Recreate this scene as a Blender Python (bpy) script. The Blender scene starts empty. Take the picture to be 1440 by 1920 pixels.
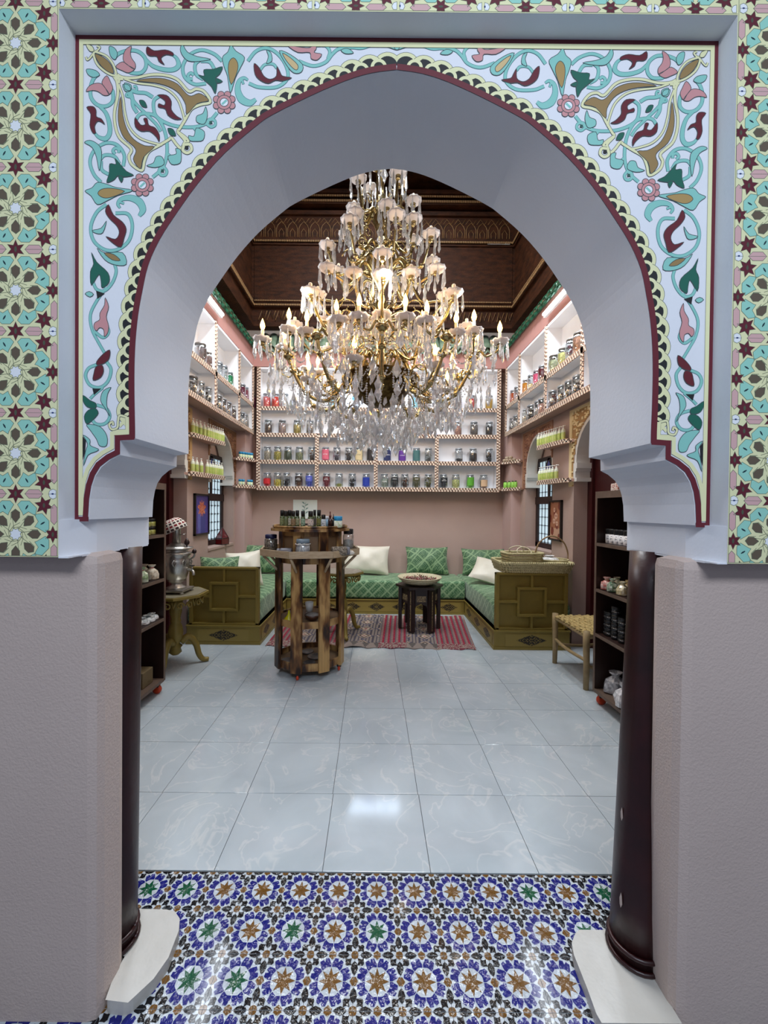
import bpy, bmesh, math, random
from math import sin, cos, pi, radians as R
from mathutils import Vector, Matrix
from mathutils.geometry import tessellate_polygon
random.seed(7)
SC = bpy.context.scene
COL = SC.collection
# ---------------------------------------------------------------- camera
FPX, CX, CY, H = 745.0, 701.0, 961.0, 1.48
ROLL, PITCH = R(0.55), R(-0.62)
cd = bpy.data.cameras.new('camera'); cam = bpy.data.objects.new('camera', cd); COL.objects.link(cam)
cd.sensor_fit = 'VERTICAL'; cd.sensor_height = 36; cd.lens = 36*FPX/1920
cd.shift_x = (720-CX)/1920; cd.shift_y = (CY-960)/1920
cd.clip_start = 0.02
MROT = Matrix.Rotation(R(90)+PITCH, 3, 'X') @ Matrix.Rotation(ROLL, 3, 'Z')
cam.matrix_world = Matrix.Translation((0, 0, H)) @ MROT.to_4x4()
SC.camera = cam
def ray(u, v):
    return MROT @ Vector(((u-CX)/FPX, -(v-CY)/FPX, -1))
def PY(u, v, Y): d = ray(u, v); t = Y/d.y; return Vector((d.x*t, Y, H+d.z*t))
def PX(u, v, X): d = ray(u, v); t = X/d.x; return Vector((X, d.y*t, H+d.z*t))
def PZ(u, v, z=0.): d = ray(u, v); t = (z-H)/d.z; return Vector((d.x*t, d.y*t, z))
# ---------------------------------------------------------------- world, lights, exposure
def lin(c):
    if isinstance(c, str):
        c = c.lstrip('#'); c = [int(c[i:i+2], 16)/255 for i in (0, 2, 4)]
    return tuple((x/12.92 if x <= .04045 else ((x+.055)/1.055)**2.4) for x in c[:3])
SC.view_settings.view_transform = 'Standard'; SC.view_settings.look = 'None'
SC.view_settings.gamma = 1; SC.view_settings.use_curve_mapping = False
SC.view_settings.exposure = 0.6
w = bpy.data.worlds.new('world'); SC.world = w; w.use_nodes = True
w.node_tree.nodes['Background'].inputs[0].default_value = (.52, .60, .76, 1)
w.node_tree.nodes['Background'].inputs[1].default_value = .28
def light(name, kind, loc, energy, color=(1, 1, 1), rot=(0, 0, 0), size=1, sy=None, radius=.05, parent=None):
    l = bpy.data.lights.new(name, kind); l.energy = energy; l.color = color
    if kind == 'AREA':
        l.shape = 'RECTANGLE' if sy else 'SQUARE'; l.size = size
        if sy: l.size_y = sy
    else: l.shadow_soft_size = radius
    o = bpy.data.objects.new(name, l); COL.objects.link(o); o.location = loc; o.rotation_euler = rot
    if parent: o.parent = parent
    return o
# hall ceiling panel above and behind the camera
light('hall_light', 'AREA', (.2, -1.1, 3.3), 46, (.80, .88, 1), (R(28), 0, 0), 1.4, .6)
# long fluorescent battens of the room, running along the side walls above the shelves
light('tube_light_left', 'AREA', (-1.74, 3.92, 3.74), 27, (.84, .91, 1), (0, R(-38), 0), .16, 1.5)
light('tube_light_right', 'AREA', (1.88, 3.92, 3.74), 27, (.84, .91, 1), (0, R(38), 0), .16, 1.5)
# added fill lamp high in the closed ceiling shaft, brightens the whole room
light('shaft_fill_light', 'AREA', (.06, 3.9, 6.3), 165, (.92, .96, 1), (0, 0, 0), 1.6, 1.6)
# ---------------------------------------------------------------- materials
MATS = {}
def node_mat(name):
    m = bpy.data.materials.new(name); m.use_nodes = True
    return m, m.node_tree, m.node_tree.nodes['Principled BSDF']
def mat(name, c=(.8, .8, .8), rough=.6, metal=0, n=0, ns=8, c2=None, bump=0, bs=None, emit=None, es=0, trans=0, coat=0, ior=None, stretch=None, thr=None):
    """procedural principled material; n = strength of a noise variation towards c2"""
    if name in MATS: return MATS[name]
    m, nt, b = node_mat(name); c = lin(c)
    b.inputs['Base Color'].default_value = (*c, 1); b.inputs['Roughness'].default_value = rough
    b.inputs['Metallic'].default_value = metal
    if trans: b.inputs['Transmission Weight'].default_value = trans
    if ior: b.inputs['IOR'].default_value = ior
    if coat: b.inputs['Coat Weight'].default_value = coat; b.inputs['Coat Roughness'].default_value = .08
    if emit: b.inputs['Emission Color'].default_value = (*lin(emit), 1); b.inputs['Emission Strength'].default_value = es
    if n or bump:
        tc = nt.nodes.new('ShaderNodeTexCoord'); mp = nt.nodes.new('ShaderNodeMapping')
        nt.links.new(tc.outputs['Object'], mp.inputs[0])
        if stretch: mp.inputs['Scale'].default_value = stretch
        no = nt.nodes.new('ShaderNodeTexNoise'); no.inputs['Scale'].default_value = ns; no.inputs['Detail'].default_value = 5
        nt.links.new(mp.outputs[0], no.inputs[0])
        if n:
            rp = nt.nodes.new('ShaderNodeValToRGB'); lo, hi = thr or (.35, .68)
            rp.color_ramp.elements[0].position = lo; rp.color_ramp.elements[1].position = hi
            k = lin(c2) if c2 else tuple(x*.6 for x in c)
            rp.color_ramp.elements[0].color = (*c, 1)
            rp.color_ramp.elements[1].color = (*(c[i]*(1-n)+k[i]*n for i in range(3)), 1)
            nt.links.new(no.outputs[0], rp.inputs[0]); nt.links.new(rp.outputs[0], b.inputs['Base Color'])
        if bump:
            bp = nt.nodes.new('ShaderNodeBump'); bp.inputs['Strength'].default_value = bump; bp.inputs['Distance'].default_value = .01
            if bs:
                n2 = nt.nodes.new('ShaderNodeTexNoise'); n2.inputs['Scale'].default_value = bs; n2.inputs['Detail'].default_value = 3
                nt.links.new(mp.outputs[0], n2.inputs[0]); nt.links.new(n2.outputs[0], bp.inputs['Height'])
            else: nt.links.new(no.outputs[0], bp.inputs['Height'])
            nt.links.new(bp.outputs[0], b.inputs['Normal'])
    MATS[name] = m; return m
def vmat(name, rough=.7, bump=0, bs=60, metal=0, sheen=0):
    """colour comes from the print stored on the mesh (rug weave, painted pictures, woven patterns)"""
    if name in MATS: return MATS[name]
    m, nt, b = node_mat(name); b.inputs['Roughness'].default_value = rough; b.inputs['Metallic'].default_value = metal
    a = nt.nodes.new('ShaderNodeVertexColor'); a.layer_name = 'print'
    nt.links.new(a.outputs[0], b.inputs['Base Color'])
    if bump:
        no = nt.nodes.new('ShaderNodeTexNoise'); no.inputs['Scale'].default_value = bs
        tc = nt.nodes.new('ShaderNodeTexCoord'); nt.links.new(tc.outputs['Object'], no.inputs[0])
        bp = nt.nodes.new('ShaderNodeBump'); bp.inputs['Strength'].default_value = bump; bp.inputs['Distance'].default_value = .01
        nt.links.new(no.outputs[0], bp.inputs['Height']); nt.links.new(bp.outputs[0], b.inputs['Normal'])
    MATS[name] = m; return m
def glass_mat(name, tint='#ffffff', refl=.12, rough=.03, edge=.5):
    """thin clear glass: see-through with a fresnel reflection"""
    if name in MATS: return MATS[name]
    m = bpy.data.materials.new(name); m.use_nodes = True; nt = m.node_tree; nt.nodes.clear()
    out = nt.nodes.new('ShaderNodeOutputMaterial'); mx = nt.nodes.new('ShaderNodeMixShader')
    tr = nt.nodes.new('ShaderNodeBsdfTransparent'); tr.inputs[0].default_value = (*lin(tint), 1)
    gl = nt.nodes.new('ShaderNodeBsdfGlossy'); gl.inputs['Roughness'].default_value = rough
    lw = nt.nodes.new('ShaderNodeLayerWeight'); lw.inputs[0].default_value = edge
    ma = nt.nodes.new('ShaderNodeMath'); ma.operation = 'MULTIPLY_ADD'; ma.inputs[1].default_value = .7; ma.inputs[2].default_value = refl
    nt.links.new(lw.outputs['Facing'], ma.inputs[0]); nt.links.new(ma.outputs[0], mx.inputs[0])
    nt.links.new(tr.outputs[0], mx.inputs[1]); nt.links.new(gl.outputs[0], mx.inputs[2]); nt.links.new(mx.outputs[0], out.inputs[0])
    MATS[name] = m; return m
# ---------------------------------------------------------------- mesh builder
class MB:
    def __init__(s): s.v = []; s.f = []; s.m = []; s.sm = []; s.c = {}
    def add(s, vs, fs, m=0, smooth=False, T=None):
        k = len(s.v)
        for p in vs:
            p = Vector(p); s.v.append(T @ p if T else p)
        for f in fs: s.f.append(tuple(i+k for i in f)); s.m.append(m); s.sm.append(smooth)
        return s
    def box(s, x0, x1, y0, y1, z0, z1, m=0, T=None, bev=0):
        if x0 > x1: x0, x1 = x1, x0
        if y0 > y1: y0, y1 = y1, y0
        if z0 > z1: z0, z1 = z1, z0
        if bev:
            bev = min(bev, (x1-x0)/2.01, (y1-y0)/2.01, (z1-z0)/2.01)
            bm = bmesh.new(); bmesh.ops.create_cube(bm, size=1)
            for q in bm.verts: q.co = Vector(((x0+x1)/2+q.co.x*(x1-x0), (y0+y1)/2+q.co.y*(y1-y0), (z0+z1)/2+q.co.z*(z1-z0)))
            bmesh.ops.bevel(bm, geom=bm.edges[:]+bm.verts[:], offset=bev, segments=2, profile=.6, affect='EDGES')
            vs = [q.co.copy() for q in bm.verts]; fs = [tuple(q.index for q in f.verts) for f in bm.faces]; bm.free()
            return s.add(vs, fs, m, False, T)
        vs = [(x, y, z) for x in (x0, x1) for y in (y0, y1) for z in (z0, z1)]
        return s.add(vs, [(0, 1, 3, 2), (4, 6, 7, 5), (0, 4, 5, 1), (2, 3, 7, 6), (0, 2, 6, 4), (1, 5, 7, 3)], m, False, T)
    def lathe(s, prof, seg=16, m=0, c=(0, 0, 0), T=None, smooth=True, cap=True, ph=0, sx=1, sy=1):
        n = len(prof); vs = []
        for r, z in prof:
            for k in range(seg):
                a = 2*pi*k/seg+ph; vs.append((c[0]+r*cos(a)*sx, c[1]+r*sin(a)*sy, c[2]+z))
        fs = [(i*seg+k, i*seg+(k+1) % seg, (i+1)*seg+(k+1) % seg, (i+1)*seg+k) for i in range(n-1) for k in range(seg)]
        s.add(vs, fs, m, smooth, T)
        if cap:
            k0 = len(s.v)-n*seg
            for i, rev in ((0, True), (n-1, False)):
                if prof[i][0] > 1e-5:
                    f = [k0+i*seg+k for k in range(seg)]
                    s.f.append(tuple(reversed(f)) if rev else tuple(f)); s.m.append(m); s.sm.append(False)
        return s
    def tube(s, pts, r, seg=8, m=0, T=None, smooth=True, flat=1):
        pts = [Vector(p) for p in pts]; n = len(pts); rs = r if isinstance(r, (list, tuple)) else [r]*n
        vs = []; up = None
        for i, p in enumerate(pts):
            d = (pts[min(i+1, n-1)]-pts[max(i-1, 0)]).normalized()
            if up is None:
                up = Vector((0, 0, 1)) if abs(d.z) < .9 else Vector((1, 0, 0))
            a = d.cross(up).normalized(); b = a.cross(d).normalized(); up = b
            for k in range(seg):
                t = 2*pi*k/seg; vs.append(p+(a*cos(t)+b*sin(t)*flat)*rs[i])
        fs = [(i*seg+k, i*seg+(k+1) % seg, (i+1)*seg+(k+1) % seg, (i+1)*seg+k) for i in range(n-1) for k in range(seg)]
        fs += [tuple(reversed(range(seg))), tuple((n-1)*seg+k for k in range(seg))]
        return s.add(vs, fs, m, smooth, T)
    def prism(s, poly, a, b, m=0, axis='Y', T=None, side=None):
        """2-D polygon extruded from a to b. axis Y: (x,z); Z: (x,y); X: (y,z)"""
        n = len(poly)
        def q(p, t): return {'Y': (p[0], t, p[1]), 'Z': (p[0], p[1], t), 'X': (t, p[0], p[1])}[axis]
        tri = tessellate_polygon([[Vector((p[0], p[1], 0)) for p in poly]])
        vs = [q(p, a) for p in poly]+[q(p, b) for p in poly]
        fs = [tuple(t) for t in tri]+[tuple(n+i for i in reversed(t)) for t in tri]
        s.add(vs, fs, m, False, T)
        return s.add(vs, [(i, (i+1) % n, n+(i+1) % n, n+i) for i in range(n)], m if side is None else side, False, T)
    def grid(s, fn, nu, nv, m=0, smooth=True, T=None, col=None, wrap=False):
        vs = [fn(i/nu, j/nv) for j in range(nv+1) for i in range(nu+1)]
        fs = [(j*(nu+1)+i, j*(nu+1)+i+1, (j+1)*(nu+1)+i+1, (j+1)*(nu+1)+i) for j in range(nv) for i in range(nu)]
        k = len(s.f); s.add(vs, fs, m, smooth, T)
        if col:
            for j in range(nv):
                for i in range(nu): s.c[k+j*nu+i] = lin(col((i+.5)/nu, (j+.5)/nv))
        return s
    def mesh(s, name, mats):
        me = bpy.data.meshes.new(name); me.from_pydata([tuple(p) for p in s.v], [], s.f)
        for m in (mats if isinstance(mats, (list, tuple)) else [mats]): me.materials.append(m)
        me.polygons.foreach_set('material_index', s.m); me.polygons.foreach_set('use_smooth', s.sm)
        if s.c:
            a = me.color_attributes.new('print', 'FLOAT_COLOR', 'CORNER')
            for p in me.polygons:
                c = s.c.get(p.index, (.5, .5, .5))
                for li in p.loop_indices: a.data[li].color = (*c, 1)
        me.validate(); me.update()
        bm = bmesh.new(); bm.from_mesh(me); bmesh.ops.recalc_face_normals(bm, faces=bm.faces[:]); bm.to_mesh(me); bm.free()
        return me
    def build(s, name, mats, parent=None, loc=None, rot=None):
        return link(name, s.mesh(name, mats), parent, loc, rot)
def link(name, me, parent=None, loc=None, rot=None):
    o = bpy.data.objects.new(name, me); COL.objects.link(o)
    if parent: o.parent = parent
    if loc is not None: o.location = loc
    if rot is not None: o.rotation_euler = rot
    return o
def tag(o, label=None, cat=None, group=None, kind=None):
    if label: o['label'] = label
    if cat: o['category'] = cat
    if group: o['group'] = group
    if kind: o['kind'] = kind
    return o
def thing(name, label, cat, loc=(0, 0, 0), rz=0, group=None):
    o = bpy.data.objects.new(name, None); COL.objects.link(o); o.location = loc; o.rotation_euler = (0, 0, rz)
    return tag(o, label, cat, group)
def struct(o): o['kind'] = 'structure'; return o
KIDS = {}
def dup(root, loc, rz=None, label=None, group=None, cat=None, parent=None):
    def cp(o, par):
        c = o.copy(); COL.objects.link(c)
        if par: c.parent = par
        for ch in o.children: cp(ch, c)
        return c
    r = cp(root, parent); r.location = loc
    if rz is not None: r.rotation_euler = (0, 0, rz)
    if label: r['label'] = label
    if group: r['group'] = group
    if cat: r['category'] = cat
    return r
def crom(pts, k=6):
    """Catmull-Rom through points"""
    P = [Vector(p) for p in pts]; P = [P[0]*2-P[1]]+P+[P[-1]*2-P[-2]]; out = []
    for i in range(1, len(P)-2):
        a, b, c, d = P[i-1:i+3]
        for j in range(k):
            t = j/k
            out.append(.5*((2*b)+(c-a)*t+(2*a-5*b+4*c-d)*t*t+(3*b-a-3*c+d)*t*t*t))
    out.append(P[-2]); return out
def text_mesh(s, size, m, name='lettering', ext=.0008):
    c = bpy.data.curves.new('txt', 'FONT'); c.body = s; c.size = size; c.align_x = 'CENTER'; c.align_y = 'CENTER'; c.extrude = ext; c.resolution_u = 2
    o = bpy.data.objects.new('txt', c); COL.objects.link(o)
    bpy.context.view_layer.update()
    me = bpy.data.meshes.new_from_object(o.evaluated_get(bpy.context.evaluated_depsgraph_get()))
    bpy.data.objects.remove(o); me.name = name; me.materials.clear(); me.materials.append(m); return me
# common materials
M_white = mat('white plaster', '#dfe3ea', .75, n=.25, ns=3, c2='#cfd4dc', bump=.05, bs=90)
M_shelfwhite = mat('white painted board', '#eef0f4', .5, n=.1, ns=5)
M_pinkwall = mat('rough pink plaster', '#c2b2aa', .85, n=.35, ns=2.2, c2='#b4a39c', bump=.25, bs=160)
M_roompink = mat('room rose plaster', '#b59c92', .8, n=.35, ns=1.8, c2='#a48c83', bump=.12, bs=60)
M_salmon = mat('salmon plaster', '#b98a83', .8, n=.3, ns=6, c2='#a97c76')
M_darkwood = mat('dark carved cedar', '#3e200e', .6, n=.8, ns=7, c2='#190b04', bump=.5, bs=45, stretch=(1, 1, 3))
M_darkwood.node_tree.nodes['Principled BSDF'].inputs['Specular IOR Level'].default_value = .2
M_cedar = mat('cedar relief', '#6d4a24', .6, n=.7, ns=30, c2='#2a170a', bump=.5, bs=70)
M_maroon = mat('maroon paint', '#5e1424', .55, n=.3, ns=40, c2='#701c2c')
M_cream = mat('cream paint', '#dfe0b0', .6)
M_black = mat('black paint', '#15171a', .6)
M_brass = mat('aged brass', '#b3a273', .24, 1, n=.5, ns=25, c2='#6b5526', bump=.15)
M_blackplastic = mat('black plastic', '#0c0c0e', .4)
M_glass = glass_mat('clear jar glass', '#f4f8fa')
# ================================================================ FRONT WALL (painted horseshoe arch)
D0, D1, D2 = 1.06, 1.12, 1.44
XC = (PY(253, 700, D1).x+PY(1223, 700, D1).x)/2
XL = PY(110, 500, D0).x; XR = 2*XC-XL                      # sides of the rectangular recess
ZT = (PY(300, 21, D0).z+PY(1200, 24, D0).z)/2               # its top
ZB = (PY(60, 1041, D0).z+PY(1400, 1060, D0).z)/2            # bottom of the plaster overhang
def half(u, v):                                             # photo point on the left half -> (distance from the axis, z)
    p = PY(u, v, D1); return (XC-p.x, p.z)
arch_px = [(746, 132), (697, 138), (647, 153), (580, 182), (510, 217), (480, 238), (423, 287), (373, 343), (330, 403), (300, 450),
           (279, 497), (268, 545), (260, 590), (255, 640), (253, 690), (253, 745), (254, 800), (254, 822)]
step_px = [(226, 826), (225, 853), (207, 862), (190, 876), (179, 893), (173, 912), (169, 935), (167, 974)]
arch_h = [half(*p) for p in arch_px]; arch_h[0] = (0, arch_h[0][1])
arch_c = [tuple(p[:2]) for p in crom([(a, b, 0) for a, b in arch_h], 3)]
prof = arch_c+[half(*p) for p in step_px]
def full(h): return [(XC+a, z) for a, z in reversed(h)][:-1]+[(XC-a, z) for a, z in h] if h[0][0] == 0 else None
outline = [(XC-a, z) for a, z in reversed(prof)]+[(XC+a, z) for a, z in prof[1:]]      # left bottom -> apex -> right bottom
zend = prof[-1][1]
poly = [(XL, ZT), (XL, zend)]+outline+[(XR, zend), (XR, ZT)]
wall = MB(); wall.prism(poly, D1, D2, 0)
for xa, xb in ((XL, XL+.026), (XR, XR-.026)): wall.prism([(xa, D0+.002), (xb, D1+.05), (xb, D2), (xa, D2)], ZB, zend, 0, 'Z')
arch = struct(wall.build('wall_front', [M_white]))
fr = MB()
fr.box(-2.6, XL, D0, D2, ZB, 3.4, 0); fr.box(XR, 2.7, D0, D2, ZB, 3.4, 0); fr.box(XL, XR, D0, D2, ZT, 3.4, 0)
front_frame = fr.build('surround', [M_white], arch)
# chipped lower plaster edge
rg = MB()
for s_, xa, xb in ((1, XL, XL+.026), (-1, XR, XR-.026)):
    y = D0
    while y < D2-.01:
        dy = random.uniform(.012, .04); q = random.uniform(.002, .009)
        rg.box(min(xa, xb), max(xa, xb)+.0003, max(y, D1) if 0 else y, min(y+dy, D2), ZB-q, ZB+.001, 0); y += dy
rg.build('chipped_edge', [M_white], arch)
# lower jamb walls, rough pink plaster, and the wall behind the columns
JL = PY(230, 1400, 1.235).x; JR = PY(1222, 1400, 1.235).x
lw = MB().box(-2.6, JL, 1.122, 1.25, -.04, ZB+.002, 0, bev=.03); struct(lw.build('wall_left_jamb', [M_pinkwall]))
lw = MB().box(JR, 2.7, 1.122, 1.25, -.04, ZB+.002, 0, bev=.03); struct(lw.build('wall_right_jamb', [M_pinkwall]))
M_gap = mat('near-black jamb', '#1c0d0b', .6)  # near-black tone for the wall behind the columns
b_ = MB().box(-2.6, JL-.17, 1.25, D2, 0, ZB, 0).box(JR+.17, 2.7, 1.25, D2, 0, ZB, 0); struct(b_.build('wall_front_inner', [M_gap]))
# ---------------------------------------------------------------- painted ornament
class Art:
    def __init__(s, Y): s.Y = Y; s.mb = MB(); s.pal = []; s.mats = []
    def mi(s, c):
        if c not in s.pal: s.pal.append(c); s.mats.append(mat('paint '+c, c, .55))
        return s.pal.index(c)
    def y(s, lv):
        s.n = (getattr(s, 'n', 0)+1) % 420; return s.Y-.0004-lv*.00006-s.n*1.3e-7
    def fill(s, p, c, lv):
        p = [q for i, q in enumerate(p) if (Vector(q)-Vector(p[i-1])).length > 1e-5]
        if len(p) < 3: return
        tri = tessellate_polygon([[Vector((q[0], q[1], 0)) for q in p]])
        yy = s.y(lv); s.mb.add([(q[0], yy, q[1]) for q in p], [tuple(t) for t in tri], s.mi(c))
    def line(s, p, w, c, lv, closed=False):
        p = [Vector((q[0], q[1])) for q in p]
        p = [q for i, q in enumerate(p) if i == 0 or (q-p[i-1]).length > 1e-5]
        n = len(p)
        if n < 2: return
        ws = w if isinstance(w, (list, tuple)) else None
        L, Rr = [], []
        for i in range(n):
            a = p[(i-1) % n] if closed else p[max(i-1, 0)]; b = p[(i+1) % n] if closed else p[min(i+1, n-1)]
            d1 = (p[i]-a); d2 = (b-p[i])
            d = (d1.normalized() if d1.length > 1e-6 else Vector((0, 0)))+(d2.normalized() if d2.length > 1e-6 else Vector((0, 0)))
            if d.length < 1e-3: d = d2 if d2.length > 1e-6 else d1
            d.normalize(); nn = Vector((-d.y, d.x))
            k = 1
            if d2.length > 1e-6: k = 1/max(.5, abs(nn.dot(Vector((-d2.y, d2.x)).normalized())))
            t = (ws[min(len(ws)-1, int(round(i/(n-1)*(len(ws)-1))))] if ws else w)/2*k
            if ws:
                f = i/(n-1)*(len(ws)-1); j = min(int(f), len(ws)-2); t = (ws[j]+(ws[j+1]-ws[j])*(f-j))/2
            L.append(p[i]+nn*t); Rr.append(p[i]-nn*t)
        m = n if closed else n-1
        yy = s.y(lv); vs = [(q.x, yy, q.y) for q in L+Rr]
        s.mb.add(vs, [(i, (i+1) % n, n+(i+1) % n, n+i) for i in range(m)], s.mi(c))
ART = Art(D1)
pm = D1/FPX                                                  # metres per photo pixel on that plane
TEAL, TEALD, CREAM, RED, PINK, GREEN, GOLD, INK, BLK = '#84c4bb', '#3c7f83', '#dfe0b2', '#611423', '#c78e90', '#10604f', '#93794c', '#39474a', '#17191c'
def Z1(p): return [(x/3, y/3) for x, y in p]
def Z2(p): return [(480+x/3, y/3) for x, y in p]
def Z4(p): return [(x/3.31, 500+y/3.31) for x, y in p]
def world2(p): return [half(*q) for q in p]
def both(h): return ([(XC-a, z) for a, z in h], [(XC+a, z) for a, z in h])
def A_fill(px, c, lv=10, smooth=3, ink=1.1):
    h = world2(px)
    if smooth:
        q = [(a, b, 0) for a, b in h]; e = q+q[:3]; e = crom(e, smooth); n = len(q)*smooth
        h = [tuple(p[:2]) for p in e[smooth:smooth+n]]
    for s_ in both(h):
        ART.fill(s_, c, lv)
        if ink: ART.line(s_, ink*pm, INK, lv+1, True)
def A_line(px, w, c=TEAL, lv=6, k=5, ink=1.6, closed=False):
    h = world2(px)
    if k: h = [tuple(p[:2]) for p in crom([(a, b, 0) for a, b in h], k)]
    ws = [x*pm for x in w] if isinstance(w, (list, tuple)) else w*pm
    wi = [x+ink*pm for x in ws] if isinstance(ws, list) else ws+ink*pm
    for s_ in both(h):
        if ink: ART.line(s_, wi, TEALD if c == TEAL else INK, lv-1, closed)
        ART.line(s_, ws, c, lv, closed)
def dg(p): return [(y+224, x-224) for x, y in p]
def leafvein(px): A_line(px, .8, TEALD, 13, 4, 0)
# red and cream framing bands
top = half(300, 70)[1]; aL = XC-XL
def band(h, off, w, c, lv, closed=False):
    """stroke running outside the arch profile at a given offset"""
    n = len(h); q = []
    for i in range(n):
        a, b = Vector(h[max(i-1, 0)]), Vector(h[min(i+1, n-1)]); d = (b-a).normalized(); q.append((h[i][0]+d.y*-off, h[i][1]+d.x*off))
    for s_ in both(q): ART.line(s_, w, c, lv)
band(arch_c, 5.5*pm, 11*pm, RED, 30)
# lower steps of the band
hh = lambda L: [half(*p) for p in L]
for L_, w_, c_, lv_ in (
        ([(248, 800), (248, 820), (221, 821), (221, 848), (203, 857), (185, 871), (174, 889), (167, 910), (163, 935), (161, 970)], 10, RED, 31),
        ([(240, 782), (240, 811), (211, 813), (211, 839), (193, 849), (178, 861), (165, 880), (158, 902), (154, 930), (153, 966)], 7.5, CREAM, 28)):
    for s_ in both(hh(L_)): ART.line(s_, w_*pm, c_, lv_)
for s_ in both([(aL-.002, top), (aL-.002, half(150, 972)[1])]): ART.line(s_, 11*pm, RED, 30)
for s_ in both([(aL-.002-9*pm, top), (aL-.002-9*pm, half(150, 966)[1])]): ART.line(s_, 8*pm, CREAM, 28)
for s_ in both([(aL, half(150, 973)[1]), (half(167, 973)[0], half(150, 973)[1])]): ART.line(s_, 9*pm, RED, 31)
for s_ in both([(aL, ZT-.004), (0, ZT-.004)]): ART.line(s_, 10*pm, RED, 30)
zt1 = ZT-.004-9.5*pm
for s_ in both([(aL, zt1), (0, zt1)]): ART.line(s_, 9*pm, CREAM, 27)
A_line([(254, 500), (246, 560), (239, 640), (237, 720), (238, 782)], .1, INK, 5, 3, 0)
# scale border around the arch
import bisect
def walk(h, step, start):
    acc = [0]
    for i in range(1, len(h)): acc.append(acc[-1]+(Vector(h[i])-Vector(h[i-1])).length)
    s = start; out = []
    while s < acc[-1]:
        i = min(max(bisect.bisect(acc, s)-1, 0), len(h)-2); t = (s-acc[i])/(acc[i+1]-acc[i]); a, b = Vector(h[i]), Vector(h[i+1])
        d = (b-a).normalized(); out.append((a.lerp(b, t), d)); s += step
    return out
fine = [tuple(p[:2]) for p in crom([(a, b, 0) for a, b in arch_h], 8)]
pit = 32.2*pm
ww = walk(fine, pit, pit*.5)
for i, (p, d) in enumerate(ww[:-1]):
    nrm = Vector((-d.y, d.x))                                # outwards
    if nrm.dot(Vector((p.x, p.y-1.9))) < 0: nrm = -nrm
    base = p+nrm*9*pm
    def ringp(r0, r1, c, lv, a0=0, a1=pi, off=0, n=12):
        P = [base+d*off+(d*cos(a0+(a1-a0)*k/n)+nrm*sin(a0+(a1-a0)*k/n))*r1*pm for k in range(n+1)]
        if r0 > 0: P += [base+d*off+(d*cos(a1-(a1-a0)*k/n)+nrm*sin(a1-(a1-a0)*k/n))*r0*pm for k in range(n+1)]
        for s_ in both([(q.x, q.y) for q in P]): ART.fill(s_, c, lv)
    lv = 7+.25*(i % 60)*.4
    ringp(0, 26, INK, lv); ringp(0, 25.2, CREAM, lv+.1); ringp(0, 18.5, INK, lv+.12); ringp(0, 18, BLK, lv+.15)
for i, (p, d) in enumerate(walk(fine, pit, pit)[:-1]):
    nrm = Vector((-d.y, d.x))
    if nrm.dot(Vector((p.x, p.y-1.9))) < 0: nrm = -nrm
    base = p+nrm*9*pm
    P = [base+(d*cos(pi*k/10)+nrm*sin(pi*k/10))*15*pm for k in range(11)]
    Q = [base+(d*cos(pi*k/10)+nrm*sin(pi*k/10))*9*pm for k in range(11)]
    hook = [base+d*7*pm+nrm*12*pm, base+d*14*pm+nrm*19*pm, base+d*9*pm+nrm*22*pm, base+d*1*pm+nrm*15*pm]
    for s_ in both([(q.x, q.y) for q in P]): ART.fill(s_, CREAM, 15)
    for s_ in both([(q.x, q.y) for q in hook]): ART.fill(s_, CREAM, 15)
    for s_ in both([(q.x, q.y) for q in Q]): ART.fill(s_, BLK, 17)
# corner arabesque, traced on one half, mirrored on the diagonal and on the axis
def both_dg(fn, pts, *a, **k):
    fn(Z1(pts), *a, **k); fn(Z1(dg(pts)), *a, **k)
FLW = [(1262, 578)]
S = both_dg
S(A_fill, [(615, 265), (645, 272), (662, 305), (648, 338), (622, 315)], TEAL)
S(A_line, [(640, 330), (670, 302), (720, 286), (775, 290), (815, 325), (822, 375), (795, 410), (745, 412), (725, 400)], 5.5)
S(A_fill, [(740, 262), (708, 282), (694, 320), (699, 350), (725, 372), (757, 392), (763, 362), (742, 330), (735, 300)], PINK, 12)
S(A_fill, [(652, 378), (690, 350), (725, 372), (757, 392), (725, 412), (690, 400)], PINK, 12)
S(A_line, [(822, 335), (860, 372), (920, 392), (975, 393), (1005, 370), (995, 330), (965, 305)], [4, 6, 7, 7.5, 8, 5, 3])
S(A_fill, [(830, 265), (868, 288), (930, 283), (972, 298), (975, 316), (938, 310), (910, 325), (912, 345), (925, 366), (895, 348), (882, 320), (845, 318), (825, 300)], RED, 14)
S(A_line, [(1250, 345), (1205, 305), (1135, 283), (1070, 308), (1030, 370), (1040, 435), (1095, 475), (1160, 470)], 5)
S(A_fill, [(1028, 253), (1055, 295), (1110, 320), (1185, 335), (1120, 348), (1060, 345), (1028, 315), (1015, 280)], TEAL, 12)
S(A_line, [(1130, 335), (1098, 365), (1105, 420), (1145, 448)], 5); S(A_line, [(1130, 345), (1180, 350), (1208, 392)], 5)
S(A_line, [(1090, 425), (1075, 412), (1058, 425), (1066, 444), (1085, 445)], 4.5)
S(A_fill, [(1148, 395), (1200, 392), (1252, 378), (1238, 418), (1215, 440), (1222, 470), (1212, 528), (1190, 490), (1160, 462), (1118, 425), (1150, 430)], GREEN, 14)
S(A_fill, [(1215, 442), (1252, 460), (1222, 470)], GREEN, 15)
S(A_fill, [(1300, 256), (1328, 290), (1376, 325), (1355, 380), (1325, 440), (1297, 525), (1280, 430), (1262, 380), (1252, 325), (1282, 295)], TEAL, 12)
S(A_fill, [(1315, 328), (1338, 358), (1335, 405), (1302, 478), (1285, 405), (1290, 350)], '#a98c55', 14)
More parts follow.
